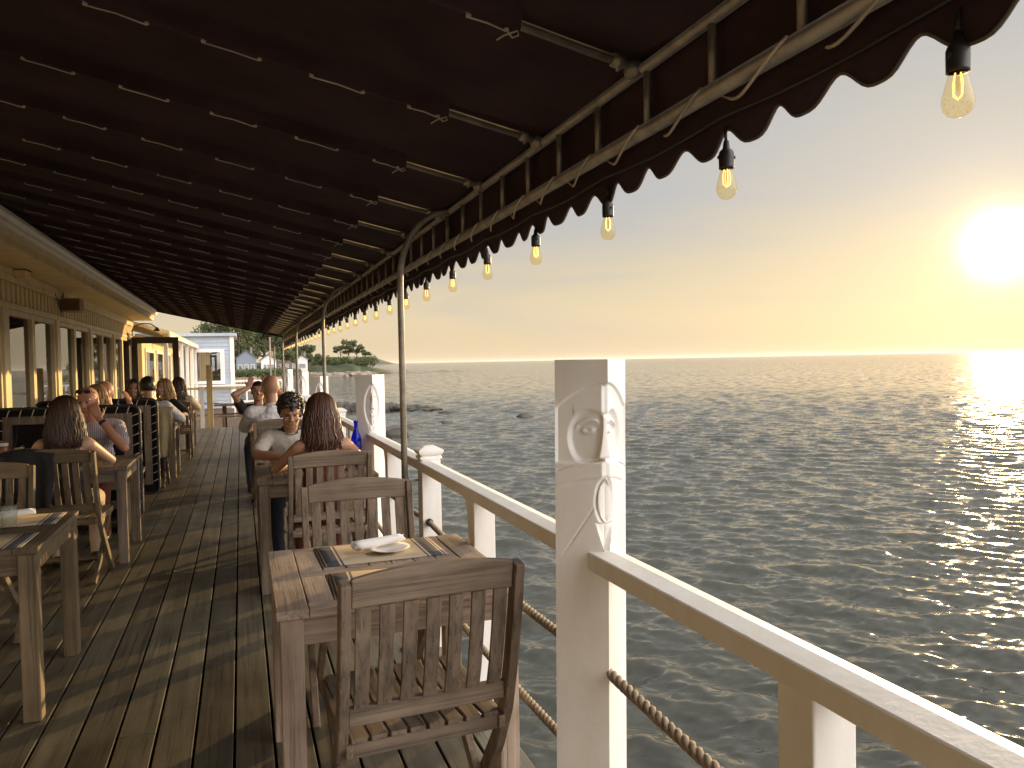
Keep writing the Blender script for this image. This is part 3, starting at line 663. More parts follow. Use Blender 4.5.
Cb(MB().box(-4.0,0.4,36.2,36.41,0.60,0.68),'ledge',white)

# boardwalk beyond the deck
m=MB(); x=-2.3
while x<1.4: m.box(x,x+0.14,20.05,36.4,-0.42,-0.38); x+=0.148
tag(m.build('boardwalk',brownw),kind='structure')
# end railing of the deck
er=empty('end_railing',(-0.7,20.1,0),0,'sunlit pine end railing with square post and ropes, closing the far end of the deck','railing')
for X,w_,h_ in((-0.72,0.13,1.52),(-0.9,0.09,1.0),(0.40,0.09,1.0)):
    o=MB().box(X-w_/2,X+w_/2,20.05,20.05+w_,-0.3,h_).build('post',yellowpost if h_>1.2 else white,er,0.004); o.location=(0.7,-20.1,0)
o=MB().box(-2.4,-0.79,20.07,20.14,0.93,0.98).box(-0.65,0.91,20.07,20.14,0.93,0.98).build('top_rail',cream2,er,0.003); o.location=(0.7,-20.1,0)
for z in(0.6,0.32):
    for a,b in((-2.4,-0.79),(-0.65,0.35),(0.45,0.91)):
        o=MB().tube([(a+(b-a)*t/8,20.1,z-0.05*4*(t/8)*(1-t/8)) for t in range(9)],0.013,6).build('rope',ropem,er); o.location=(0.7,-20.1,0)
wr=empty('white_railing',(0,30,-0.4),0,'distant white horizontal railing on the boardwalk, left of the bald man','railing')
for k in range(5): MB().box(-0.25+k*0.42,-0.19+k*0.42,-0.03,0.03,0,1.35).build('post',white,wr)
for z in(0.55,0.95,1.3): MB().box(-0.3,1.5,-0.035,-0.005,z,z+0.07).build('rail',white,wr)

# ------------------------------------------------------------ furniture
def chair_proto(mats,cat='chair'):
    e=empty('folding_chair',(0,0,0),0,'x',cat); hw=0.255
    sp=[(-0.032,0.918),(-0.012,0.80),(0.03,0.62),(0.075,0.47),(0.15,0.33),(0.27,0.17),(0.42,0.0)]
    for s in(-1,1):
        MB().ribbon([(s*(hw-0.014),y,z) for y,z in sp],0.028,0.05).build('back_leg',mats[2],e,0.004)
        MB().ribbon([(s*(hw-0.047),y,z) for y,z in ((0.52,0.425),(0.36,0.27),(0.20,0.13),(0.02,0.0))],0.026,0.045).build('leg',mats[2],e,0.003)
    def by(z):
        for (y0,z0),(y1,z1) in zip(sp[:-1],sp[1:]):
            if z1<=z<=z0: return y0+(y1-y0)*(z0-z)/(z0-z1)
    # top rail, gently arched
    m=MB(); n=12; w=hw-0.03; vs=[]
    for i in range(n+1):
        t=-1+2*i/n; zt=0.925+0.022*(1-t*t); zb=0.845+0.004*(1-t*t)
        for z,d in((zt,-0.012),(zt,0.012),(zb,0.012),(zb,-0.012)):
            vs.append((t*w,by(min(z,0.917))+d-0.012*(1-t*t)*0+0.0,z))
    fs=[(i*4+k,i*4+(k+1)%4,(i+1)*4+(k+1)%4,(i+1)*4+k) for i in range(n) for k in range(4)]+[(0,1,2,3),(n*4+3,n*4+2,n*4+1,n*4)]
    m.add(vs,fs); m.build('top_rail',mats[0],e,0.005)
    m=MB()
    for i in range(7):
        x=-0.192+i*0.064; m.ribbon([(x,by(z)-0.004*math.sin(PI*(0.846-z)/0.33),z) for z in(0.846,0.78,0.70,0.62,0.552)],0.040,0.012)
    m.build('back_slats',mats[2],e,0.002)
    MB().box(-w,w,by(0.52)-0.012,by(0.52)+0.012,0.500,0.552).build('lower_rail',mats[0],e,0.004)
    m=MB()
    for i in range(8):
        x=-0.193+i*0.055; m.ribbon([(x,0.07+0.46*t,0.450-0.012*math.sin(PI*t)+0.006*t) for t in(0,.2,.4,.6,.8,1)],0.044,0.014)
    m.build('seat_slats',mats[1],e,0.002)
    MB().box(-0.222,0.222,0.075,0.10,0.40,0.441).build('seat_rail',mats[0],e,0.003); MB().box(-0.222,0.222,0.47,0.495,0.395,0.436).build('seat_rail',mats[0],e,0.003)
    m=MB()
    for s in(-1,1): MB().ribbon([(s*0.222,0.06,0.425),(s*0.222,0.54,0.432)],0.020,0.040).build('seat_side_rail',mats[1],e,0.003)
    MB().box(-0.19,0.19,0.33,0.352,0.10,0.125).build('stretcher',mats[0],e,0.003)
    return e
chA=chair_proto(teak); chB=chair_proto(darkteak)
usedA=[0];usedB=[0]
def chair(x,y,rz,label,group,mat='A'):
    p,u=(chA,usedA) if mat=='A' else (chB,usedB)
    if not u[0]:
        u[0]=1; p.location=(x,y,0.001); p.rotation_euler=(0,0,rz); p['label']=label; p['group']=group; return p
    return copy_tree(p,(x,y,0.001),rz,label,group)
GR='slatted chairs at the railing tables'; GL='slatted chairs at the wall side tables'
chair(0.475,2.04,rad(3),'nearest and largest weathered slatted chair, its back filling the bottom centre',GR)
chair(0.50,3.60,PI-rad(1),'slatted chair on the far side of the empty table, behind the rolled napkin',GR)
chair(0.51,4.90,rad(1),'slatted chair in which the long-haired woman sits, just beyond the empty table',GR)
chair(0.42,6.85,PI,'slatted chair under the young man facing the camera in white shirt',GR)
chair(0.36,8.08,0,'slatted chair back behind the bald man in the white shirt',GR)
chair(0.44,10.45,PI,'slatted chair of the person holding both hands to the face',GR)
chair(0.46,11.6,0,'empty dark chair facing away at the fourth railing table, mostly hidden',GR,'B')
chair(0.46,14.0,PI,'empty dark chair on the far side of the fourth railing table, mostly hidden',GR,'B')
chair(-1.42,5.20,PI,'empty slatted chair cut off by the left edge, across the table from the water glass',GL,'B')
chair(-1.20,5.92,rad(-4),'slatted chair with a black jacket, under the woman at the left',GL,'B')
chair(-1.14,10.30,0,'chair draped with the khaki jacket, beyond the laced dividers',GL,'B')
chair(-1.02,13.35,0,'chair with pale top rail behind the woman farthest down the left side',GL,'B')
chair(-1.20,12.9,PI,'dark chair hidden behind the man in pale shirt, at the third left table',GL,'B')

def table(x0,x1,y0,y1,label,group,mats,h=0.74):
    cx,cy=(x0+x1)/2,(y0+y1)/2; e=empty('wooden_table',(cx,cy,0),0,label,'table',group)
    w,d=(x1-x0)/2,(y1-y0)/2; t=0.028; fr=0.095
    m=MB(); g=0.002
    m.box(-w,-w+fr,-d,d,h-t,h); m.box(w-fr,w,-d,d,h-t,h)
    xi0,xi1=-w+fr+g,w-fr-g
    f=MB(); 
    for a,b in((-d,-d+fr*0.75),(-0.03,0.03),(d-fr*0.75,d)): MB().box(xi0,xi1,a,b,h-t,h-0.0005).build('cross_board',mats[0],e,0.003)
    n=max(4,int(round((xi1-xi0)/0.085))); pw=(xi1-xi0)/n
    for i in range(n):
        for a,b in((-d+fr*0.75+g,-0.03-g),(0.03+g,d-fr*0.75-g)): m.box(xi0+i*pw+0.0015,xi0+(i+1)*pw-0.0015,a,b,h-t,h-0.001+rnd.uniform(-0.0008,0.0005))
    m.build('tabletop',mats[1],e,0.003)
    m=MB(); i_=0.055; m.box(-w+0.075,w-0.075,-d+0.025,-d+0.047,h-t-0.09,h-t-0.001); m.box(-w+0.075,w-0.075,d-0.047,d-0.025,h-t-0.09,h-t-0.001)
    m.box(-w+0.025,-w+0.047,-d+0.085,d-0.085,h-t-0.09,h-t-0.001); m.box(w-0.047,w-0.025,-d+0.085,d-0.085,h-t-0.09,h-t-0.001); m.build('apron',mats[0],e,0.003)
    for sx in(-1,1):
        for sy in(-1,1):
            lx,ly=sx*(w-0.045),sy*(d-0.045); MB().box(lx-0.035,lx+0.035,ly-0.035,ly+0.035,0,h-t-0.001).build('leg',mats[2],e,0.005)
    return e
GT='wooden tables along the railing'; GW='wooden tables along the wall side'
table(0.08,0.86,2.39,3.20,'nearest empty wooden table with rolled napkin and two striped placemats',GT,tabw)
table(0.08,0.86,5.18,6.02,'wooden table between the long-haired woman and the young man',GT,teak)
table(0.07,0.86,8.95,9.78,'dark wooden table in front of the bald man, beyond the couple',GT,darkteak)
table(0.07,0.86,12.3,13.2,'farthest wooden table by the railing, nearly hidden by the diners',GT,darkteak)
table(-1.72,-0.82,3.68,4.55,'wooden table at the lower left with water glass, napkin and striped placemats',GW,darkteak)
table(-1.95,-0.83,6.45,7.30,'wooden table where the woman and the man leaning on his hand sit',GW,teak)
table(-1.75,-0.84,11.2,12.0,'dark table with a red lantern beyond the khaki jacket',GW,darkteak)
table(-1.75,-0.82,15.0,16.0,'farthest table by the wall, next to the woman with fanned hair',GW,darkteak)

# placemats with navy stripes
m_,t,b=newmat('striped_placemat'); c=N(t,'ShaderNodeTexCoord'); s=N(t,'ShaderNodeSeparateXYZ'); t.links.new(c.outputs['Object'],s.inputs[0])
ax=math_n(t,'ABSOLUTE',s.outputs[0])
st=ramp(t,ax,[(0.0,(0.52,0.43,0.31)),(0.155,(0.05,0.055,0.075)),(0.162,(0.52,0.43,0.31)),(0.168,(0.035,0.045,0.075)),(0.215,(0.52,0.43,0.31)),(0.222,(0.05,0.055,0.075)),(0.228,(0.52,0.43,0.31))],'CONSTANT')
nn=noise(t,coords(t,(60,240,1)),1,3); t.links.new(mixc(t,st,(0.25,0.2,0.14),math_n(t,'MULTIPLY',nn,0.25)),b.inputs['Base Color']); b.inputs['Roughness'].default_value=0.85; bump(t,b,nn,0.5,0.002); matm=m_
def placemat(x,y,rz,label,z=0.7405):
    m=MB(); n=10; vs=[]
    for i in range(n+1):
        for j in range(5):
            u=-0.235+0.47*i/n; v=-0.155+0.31*j/4; vs.append((u,v,0.0015+0.0015*math.sin(u*14+x*9)*math.sin(v*9+1)**2))
    m.add(vs,[(i*5+j,(i+1)*5+j,(i+1)*5+j+1,i*5+j+1) for i in range(n) for j in range(4)],True)
    o=m.build('placemat',matm); o.modifiers.new('t','SOLIDIFY').thickness=0.0015; o.location=(x,y,z); o.rotation_euler=(0,0,rz)
    return tag(o,label,'placemat','beige placemats with navy stripes')
placemat(0.495,3.02,0.02,'beige navy-striped placemat under the plate and rolled napkin'); placemat(0.50,2.60,-0.03,'beige navy-striped placemat behind the nearest chair back, half hidden')
placemat(-1.10,4.36,0.03,'striped placemat under the white napkin on the lower left table'); placemat(-1.12,3.86,0.0,'striped placemat at the near edge of the lower left table, under the glass')
def napkin(x,y,rz,label,z):
    m=MB(); pts=[]; L_=0.20
    for k in range(2):
        pass
    # rolled cloth: spiral section
    n=46; vs=[]; 
    for i in range(9):
        t=i/8; X=-L_/2+L_*t; sc=1-0.28*t
        for k in range(n):
            a=4.2*PI*k/(n-1); r=(0.012+0.017*k/(n-1))*sc; vs.append((X+0.010*math.sin(k*0.4)*(1 if i in(0,8) else 0),r*math.cos(a),r*0.85*math.sin(a)+0.026))
    m.add(vs,[(i*n+k,(i+1)*n+k,(i+1)*n+k+1,i*n+k+1) for i in range(8) for k in range(n-1)],True)
    o=m.build('rolled_napkin',clothw); o.modifiers.new('t','SOLIDIFY').thickness=0.0015
    o.location=(x,y,z); o.rotation_euler=(0,rad(-2),rz); return tag(o,label,'napkin','rolled white napkins')
napkin(0.50,3.03,rad(16),'white cloth napkin rolled up on the small plate of the empty table',0.752)
napkin(-1.10,4.43,rad(15),'folded white napkin on the lower left table, behind the water glass',0.742)
o=MB().lathe([(0,0.003),(0.048,0.003),(0.060,0.008),(0.082,0.016),(0.083,0.018),(0.060,0.011),(0.048,0.006),(0,0.006)],(0,0,0),40).build('side_plate',porcelain); o.location=(0.53,3.0,0.743); tag(o,'small white plate beneath the rolled napkin on the empty table','plate')
def tumbler(x,y,z,h,r,label,water=True):
    e=empty('drinking_glass',(x,y,z),0,label,'glass','glasses standing on the tables')
    MB().lathe([(0,0.001),(r*0.8,0.001),(r,h),(r*0.94,h),(r*0.76,0.012),(0,0.012)],(0,0,0),28).build('tumbler',clear,e)
    if water: MB().lathe([(0,0.013),(r*0.75,0.013),(r*0.88,h*0.74),(0,h*0.74)],(0,0,0),24).build('iced_water',icew,e)
    return e
tumbler(-1.045,4.18,0.744,0.135,0.040,'tall glass of iced water on the lower left table')
tumbler(-0.99,6.62,0.741,0.10,0.036,'short empty glass at the elbow of the man leaning on his hand',False)
tumbler(-1.30,4.0,0.744,0.135,0.040,'second water glass, at the very left edge of the lower left table')
def wineglass(x,y,z,label):
    e=empty('wine_glass',(x,y,z),0,label,'wine glass','wine glasses on the tables')
    MB().lathe([(0,0.001),(0.034,0.001),(0.034,0.004),(0.005,0.008),(0.0035,0.02),(0.0035,0.085),(0.006,0.09),(0.030,0.115),(0.038,0.145),(0.036,0.175),(0.031,0.20),(0.030,0.20),(0.035,0.175),(0.0365,0.145),(0.028,0.117),(0.0,0.095)],(0,0,0),24).build('glass',clear,e); return e
wineglass(-1.06,6.66,0.741,'wine glass between the left woman and the man leaning on his hand'); wineglass(0.33,5.72,0.741,'tall wine glass in front of the young man, left of the woman'); wineglass(0.46,5.80,0.741,'wine glass close to the young man\'s chest, nearer the woman')
o=MB().lathe([(0,0.0),(0.036,0.002),(0.038,0.01),(0.038,0.19),(0.034,0.215),(0.016,0.26),(0.0135,0.275),(0.0135,0.315),(0.0165,0.316),(0.0165,0.33),(0,0.331)],(0,0,0),24).build('blue_bottle',bluegl); o.location=(0.775,5.62,0.741); tag(o,'tall cobalt blue glass bottle on the couple\'s table beside the railing','bottle')
cadd=empty('condiment_jar',(-1.80,7.10,0.741),0,'brown sauce jar at the left edge beside the seated woman','jar'); MB().lathe([(0,0),(0.045,0.0),(0.045,0.13),(0.04,0.14),(0,0.14)],(0,0,0),18).build('jar',plain('brown_sauce',(0.22,0.08,0.03),0.3),cadd); MB().lathe([(0,0.14),(0.042,0.14),(0.042,0.165),(0,0.165)],(0,0,0),18).build('lid',porcelain,cadd)
cad2=empty('oil_bottle',(-1.69,7.12,0.741),0,'clear bottle with a long neck beside the brown sauce jar','bottle'); MB().lathe([(0,0),(0.04,0.0),(0.04,0.13),(0.032,0.155),(0.016,0.175),(0.016,0.30),(0,0.30)],(0,0,0),18).build('bottle',clear,cad2); MB().lathe([(0,0.004),(0.036,0.004),(0.036,0.12),(0,0.12)],(0,0,0),18).build('oil',plain('pale_oil',(0.55,0.42,0.2),0.3),cad2)
lan=empty('red_lantern',(-0.92,14.6,0.0),0,'red lantern standing by the far left tables','lantern')
MB().lathe([(0,0.78),(0.06,0.78),(0.07,0.80),(0.06,0.96),(0.03,1.0),(0,1.0)],(0,0,0),14).build('red_glass',plain('red_glass_body',(0.55,0.05,0.03),0.3),lan); MB().box(-0.02,0.02,-0.02,0.02,0,0.78).build('stand',darkframe,lan)
pt=empty('picnic_table',(0.0,24,-0.38),0,'dark wooden picnic table on the boardwalk beyond the deck end','table')
MB().box(-0.75,0.75,-0.4,0.4,0.72,0.77).build('tabletop',brownw,pt)
for s in(-1,1):
    MB().box(-0.75,0.75,s*0.62-0.12,s*0.62+0.12,0.42,0.46).build('bench',brownw,pt); MB().beam((s*0.5,-0.6,0.0),(s*0.5,0.2,0.72),0.06,0.09).build('leg',brownw,pt); MB().beam((s*0.44,0.6,0.0),(s*0.44,-0.2,0.72),0.06,0.09).build('leg',brownw,pt)

# laced booth dividers
def divider(x0,x1,y,label):
    e=empty('booth_divider',((x0+x1)/2,y,0),0,label,'divider','black laced booth dividers between the left tables'); w=(x1-x0)/2
    def rr(w_,z0,z1,r,n=6):
        P=[]
        for cx,cz,a0 in((w_-r,z1-r,0),(-w_+r,z1-r,PI/2),(-w_+r,z0+r,PI),(w_-r,z0+r,1.5*PI)):
            P+=[(cx+r*math.cos(a0+PI/2*k/n),cz+r*math.sin(a0+PI/2*k/n)) for k in range(n+1)]
        return P
    P=rr(w,0.03,1.12,0.07); MB().tube([(a,0,z) for a,z in P+[P[0]]],0.017,8,False).build('black_tube_frame',blackp,e)
    m=MB(); w2,z1,z2,t=w-0.065,0.13,1.05,0.075
    m.box(-w2,-w2+t,-0.02,0.02,z1,z2); m.box(w2-t,w2,-0.02,0.02,z1,z2); m.box(-w2+t+.001,w2-t-.001,-0.02,0.02,z2-t,z2); m.box(-w2+t+.001,w2-t-.001,-0.02,0.02,z1,z1+t); m.build('wooden_frame',teak[2],e,0.005)
    MB().box(-w+0.006,w-0.006,0.021,0.027,0.04,1.112).build('black_panel',blackm,e); MB().box(-w+0.01,w-0.01,-0.001,0.001,0.05,0.129).build('black_skirt',blackm,e)
    m=MB(); pts=[]
    def stc(o_,i_): pts.extend([(o_[0],0.036,o_[2]),o_,((o_[0]+i_[0])/2,-0.026,(o_[2]+i_[2])/2),i_,(i_[0],-0.002,i_[2]-0.002),(i_[0],0.036,i_[2])])
    zs=[0.16+0.095*i for i in range(10)]
    for z in zs: stc((-(w+0.016),0,z+0.035),(-(w2-0.005),-0.022,z))
    x=-w2+0.04
    while x<w2: stc((x+0.03,0,1.137),(x,-0.022,z2-0.01)); x+=0.10
    for z in zs[::-1]: stc((w+0.016,0,z+0.035),(w2-0.005,-0.022,z))
    m.tube(pts,0.0042,5)
    m.build('lacing',cordm,e); return e
divider(-2.15,-0.94,8.25,'nearer laced black and wood divider behind the man leaning on his hand')
divider(-2.15,-0.93,9.80,'farther laced black and wood divider in front of the pale-shirted man')
# bench seats against the dividers
for y0,y1,lab in((7.62,8.15,'bench seat under the man leaning on his hand, against the nearer divider'),(8.42,8.95,'bench seat behind the nearer divider, hidden below the dividers')):
    e=empty('bench_seat',(-1.52,(y0+y1)/2,0),0,lab,'bench','bench seats at the dividers'); d=(y1-y0)/2
    MB().box(-0.58,0.55,-d,d,0.40,0.45).build('seat',darkteak[0],e,0.005); 
    for s in(-1,1): MB().box(s*0.5-0.03,s*0.5+0.03,-d+0.03,d-0.03,0,0.399).build('leg',darkteak[2],e)
#PEOPLE#
# ------------------------------------------------------------ people
def skinmat(name,c):
    m,t,b=newmat(name); n=noise(t,coords(t),9,4); t.links.new(ramp(t,n,[(0.3,tuple(k*0.85 for k in c)),(0.7,c)]),b.inputs['Base Color'])
    b.inputs['Roughness'].default_value=0.5; b.inputs['Subsurface Weight'].default_value=0.08; b.inputs['Subsurface Radius'].default_value=(0.02,0.008,0.004); b.inputs['Subsurface Scale'].default_value=0.4; return m
sk_tan=skinmat('tan_skin',(0.42,0.22,0.13)); sk_fair=skinmat('fair_skin',(0.58,0.36,0.25)); sk_red=skinmat('sunburnt_skin',(0.50,0.25,0.16))
def hairmat(name,c):
    m,t,b=newmat(name); n=noise(t,coords(t,(90,90,6)),1,4,0.6); t.links.new(ramp(t,n,[(0.3,tuple(k*0.6 for k in c)),(0.7,tuple(k*1.35 for k in c))]),b.inputs['Base Color'])
    b.inputs['Roughness'].default_value=0.42; bump(t,b,n,0.6,0.003); return m
hr_black=hairmat('black_hair',(0.018,0.013,0.010)); hr_brown=hairmat('brown_hair',(0.065,0.032,0.016)); hr_auburn=hairmat('auburn_hair',(0.075,0.026,0.012)); hr_blond=hairmat('blond_hair',(0.38,0.23,0.10))
def cloth(name,c,stripes=None):
    m,t,b=newmat(name); v=coords(t); n=noise(t,v,7,5,0.6)
    col=ramp(t,n,[(0.3,tuple(k*0.85 for k in c)),(0.7,c)])
    if stripes:
        w=N(t,'ShaderNodeTexWave',bands_direction='X'); w.inputs['Scale'].default_value=22; w.inputs['Distortion'].default_value=0.6; t.links.new(v,w.inputs['Vector'])
        col=mixc(t,col,stripes,ramp(t,w.outputs[0],[(0.6,(0,0,0)),(0.75,(1,1,1))]))
    t.links.new(col,b.inputs['Base Color']); b.inputs['Roughness'].default_value=0.85
    bump(t,b,math_n(t,'ADD',noise(t,v,14,3,0.5,1.2),math_n(t,'MULTIPLY',noise(t,v,300,2),0.1)),0.7,0.012); return m
cl_white=cloth('white_shirt_cloth',(0.62,0.60,0.60)); cl_cream=cloth('cream_shirt_cloth',(0.55,0.50,0.42),(0.40,0.36,0.33)); cl_stripe=cloth('striped_shirt_cloth',(0.50,0.44,0.46),(0.20,0.17,0.22))
cl_pale=cloth('pale_grey_shirt_cloth',(0.42,0.42,0.46)); cl_black=cloth('black_cloth',(0.016,0.015,0.017)); cl_khaki=cloth('khaki_cloth',(0.36,0.28,0.15)); cl_maroon=cloth('maroon_cloth',(0.13,0.035,0.03)); cl_beige=cloth('beige_cloth',(0.50,0.40,0.27)); cl_navy=cloth('navy_cloth',(0.03,0.035,0.06))
def capsule(m,p0,p1,r0,r1,seg=12):
    p0,p1=Vector(p0),Vector(p1); a=(p1-p0); L_=a.length; a=a.normalized() if L_>1e-6 else Vector((0,0,1)); pts=[];rs=[]
    for k in range(4): th=PI/2*k/4; pts.append(p0-a*r0*math.cos(th)); rs.append(max(1e-4,r0*math.sin(th)))
    pts.append(p0); rs.append(r0); pts.append(p1); rs.append(r1)
    for k in range(3,-1,-1): th=PI/2*k/4; pts.append(p1+a*r1*math.cos(th)); rs.append(max(1e-4,r1*math.sin(th)))
    m.tube(pts,rs,seg)
def fuse(m,name,mat,parent,vox,smooth=3,disp=0):
    me=bpy.data.meshes.new('tmp'); me.from_pydata(m.v,[],m.f); o=bpy.data.objects.new('tmp',me); COL.objects.link(o)
    bm=bmesh.new(); bm.from_mesh(me); bmesh.ops.recalc_face_normals(bm,faces=bm.faces); bm.to_mesh(me); bm.free()
    r=o.modifiers.new('r','REMESH'); r.mode='VOXEL'; r.voxel_size=vox; r.use_smooth_shade=True
    s=o.modifiers.new('s','SMOOTH'); s.factor=0.5; s.iterations=smooth
    if disp:
        tx=bpy.data.textures.new('folds','CLOUDS'); tx.noise_scale=0.07; tx.noise_depth=2; d=o.modifiers.new('d','DISPLACE'); d.texture=tx; d.strength=disp; d.mid_level=0.5
    dg=bpy.context.evaluated_depsgraph_get(); me2=bpy.data.meshes.new_from_object(o.evaluated_get(dg)); bpy.data.objects.remove(o)
    me2.name=name; me2.materials.clear(); return link(name,me2,mat,parent)
def head_prims(m,T):
    def E(c,r): m.ell(T@Vector(c),r,18,12,T.to_3x3())
    def Cc(a,b,r0,r1): capsule(m,T@Vector(a),T@Vector(b),r0,r1,8)
    E((0,-0.012,0.03),(0.076,0.094,0.092)); E((0,0.020,-0.025),(0.060,0.070,0.085)); E((0,0.058,-0.086),(0.028,0.026,0.022))
    for s in(-1,1):
        E((s*0.036,0.058,-0.022),(0.026,0.026,0.026)); E((s*0.079,-0.002,-0.002),(0.009,0.020,0.031))
        Cc((s*0.012,0.083,0.033),(s*0.044,0.072,0.035),0.012,0.009); Cc((s*0.045,0.0,-0.06),(s*0.03,0.05,-0.085),0.022,0.018)
    Cc((0,0.086,0.022),(0,0.104,-0.018),0.008,0.013); E((0.011,0.094,-0.023),(0.009,0.010,0.008)); E((-0.011,0.094,-0.023),(0.009,0.010,0.008))
    Cc((-0.017,0.083,-0.050),(0.017,0.083,-0.050),0.0065,0.0065); Cc((-0.014,0.081,-0.060),(0.014,0.081,-0.060),0.0075,0.0075)
def hand_prims(m,w,d,up,side,curl=0.5):
    """palm at wrist w pointing along d, `up` = back of the hand, side = +-1 thumb side"""
    d=Vector(d).normalized(); up=Vector(up); up=(up-d*up.dot(d)).normalized(); s=d.cross(up)*side; w=Vector(w)
    for k in(-1.5,-0.5,0.5,1.5): capsule(m,w+d*0.015+s*k*0.012,w+d*0.082+s*k*0.0185,0.014,0.0105,8)
    for k,L_ in((-1.5,0.056),(-0.5,0.070),(0.5,0.076),(1.5,0.066)):
        a=w+d*0.082+s*k*0.019; c=curl*0.9; v1=(d*math.cos(c*0.5)-up*math.sin(c*0.5)+s*k*0.05); b_=a+v1*L_*0.45
        v2=(d*math.cos(c*1.3)-up*math.sin(c*1.3)); c2=b_+v2*L_*0.32; v3=(d*math.cos(c*2.0)-up*math.sin(c*2.0)); e=c2+v3*L_*0.25
        capsule(m,a,b_,0.0092,0.0085,8); capsule(m,b_,c2,0.0085,0.008,8); capsule(m,c2,e,0.008,0.0068,8)
    a=w+d*0.022+s*0.026; b_=a+(d*0.6+s*0.75-up*0.25).normalized()*0.036; c2=b_+(d*0.9+s*0.3-up*0.2).normalized()*0.030
    capsule(m,a,b_,0.014,0.0105,8); capsule(m,b_,c2,0.0105,0.0085,8)
def person(x,y,rz,label,lean=0.15,twist=0.0,arms=None,hp=0.0,hy=0.0,hroll=0.0,skin=None,hair='short',hairm=None,top=cl_white,sleeve=0.6,bottom=cl_navy,sc=1.0,vox=0.008,female=False,group='seated diners',legs=True,neckline=0.405,handdir=None):
    e=empty('person',(x,y,0),rz,label,'person',group); e.scale=(1,1,1)
    W3=Euler((-lean,0,twist)).to_matrix(); P=Vector((0,0,0.55)); k=sc
    L3=lambda a,b_,c: P+W3@Vector((a*k,b_*k,c*k))
    sw=0.165 if female else 0.188; body=MB(); sh={}
    def torso(m,g,hi=0.48):
        m.ell(P+Vector((0,0.01,0.0)),((0.168 if female else 0.165)*k+g,0.120*k+g,0.105*k+g),20,12)
        m.ell(L3(0,0.012,0.17),((0.125 if female else 0.148)*k+g,0.100*k+g,0.15*k+g),20,12,W3)
        m.ell(L3(0,0.004,0.32),((0.142 if female else 0.165)*k+g,0.102*k+g,0.135*k+g),20,12,W3)
        if hi>0.42:
            capsule(m,L3(-sw+0.02,-0.005,0.412),L3(sw-0.02,-0.005,0.412),0.052*k+g,0.052*k+g)
            capsule(m,L3(0,-0.01,0.40),L3(0,-0.003,0.462),0.085*k+g,0.052*k+g)
    torso(body,0)
    hd=P+W3@Vector((0,0.0,0.475*k)); HM=Matrix.Translation(hd+Euler((-lean*0.4-hp,hroll,hy+twist)).to_matrix()@Vector((0,0.022*k,0.155*k)))@Euler((-lean*0.2-hp,hroll,hy+twist)).to_matrix().to_4x4()@Matrix.Scale(k*1.02,4)
    capsule(body,L3(0,-0.008,0.40),HM@Vector((0,-0.02,-0.05)),0.058*k,0.052*k); head_prims(body,HM)
    arms=arms or [((-0.26,0.12,0.80),(-0.14,0.36,0.79)),((0.26,0.12,0.80),(0.14,0.36,0.79))]
    up_arm=[]
    for i,(el_,wr) in enumerate(arms):
        s=-1 if i==0 else 1; S_=L3(s*sw,-0.005,0.405); el_=Vector(el_); wr=Vector(wr)
        af=0.86 if female else 1.0
        capsule(body,S_,el_,0.050*k*af,0.037*k*af); capsule(body,el_,el_.lerp(wr,0.35),0.039*k*af,0.038*k*af); capsule(body,el_.lerp(wr,0.35),wr,0.038*k*af,0.025*k*af)
        hdv=(handdir[i] if handdir and handdir[i] else None); dv=Vector(hdv[0]) if hdv else (wr-el_); uv=Vector(hdv[1]) if hdv else Vector((0,-0.1,1))
        hand_prims(body,wr,dv,uv,-s if not hdv else hdv[2],0.55); up_arm.append((S_,el_,wr))
    K=[(Vector((s*0.085,0.03,0.535)),Vector((s*0.125,0.47*k,0.50)),Vector((s*0.12,0.42*k+(0.05 if s>0 else -0.03),0.085))) for s in(-1,1)]
    for h_,kn,an in K:
        capsule(body,h_,kn,0.082*k,0.056*k); capsule(body,kn,kn.lerp(an,0.35),0.056*k,0.053*k); capsule(body,kn.lerp(an,0.35),an,0.053*k,0.036*k)
    b=fuse(body,'body',skin,e,vox,3)
    # eyes
    ey=MB()
    for s in(-1,1): ey.ell(HM@Vector((s*0.030,0.0795,0.012)),(0.0125,0.007,0.0055),10,6,HM.to_3x3())
    ey.build('eyes',plain('eye_dark',(0.03,0.02,0.015),0.3) if 'eye_dark' not in bpy.data.materials else bpy.data.materials['eye_dark'],e)
    # shirt
    m=MB(); torso(m,0.014,neckline+0.1)
    if sleeve>0:
        for S_,el_,wr in up_arm:
            q=S_.lerp(el_,min(1,sleeve)); capsule(m,S_,q,0.066*k,0.060*k if sleeve<=1 else 0.052*k)
            if sleeve>1: capsule(m,q,el_.lerp(wr,min(0.93,(sleeve-1))),0.050*k,0.036*k)
    shirt=fuse(m,'shirt' if sleeve>0 else 'sleeveless_top',top,e,max(vox,0.008),4,0.016 if vox<0.01 else 0.008)
    bmx=bmesh.new(); bmx.from_mesh(shirt.data); iv=W3.transposed()
    kill=[]
    for v in bmx.verts:
        q=iv@(v.co-P)
        lim=(0.475*k if sleeve>0 else (0.355*k if abs(q.x)<0.135*k or True else 0))
        if q.z>lim and (sleeve<=0 or abs(q.x)<0.10*k): kill.append(v)
    bmesh.ops.delete(bmx,geom=kill,context='VERTS'); bmx.to_mesh(shirt.data); bmx.free()
    if sleeve<=0:
        st=MB()
        for s in(-1,1): st.tube([L3(s*0.085,0.10,0.34),L3(s*0.095,0.06,0.44),L3(s*0.09,-0.03,0.462),L3(s*0.075,-0.105,0.36)],0.007,6)
        st.build('strap',top,shirt)
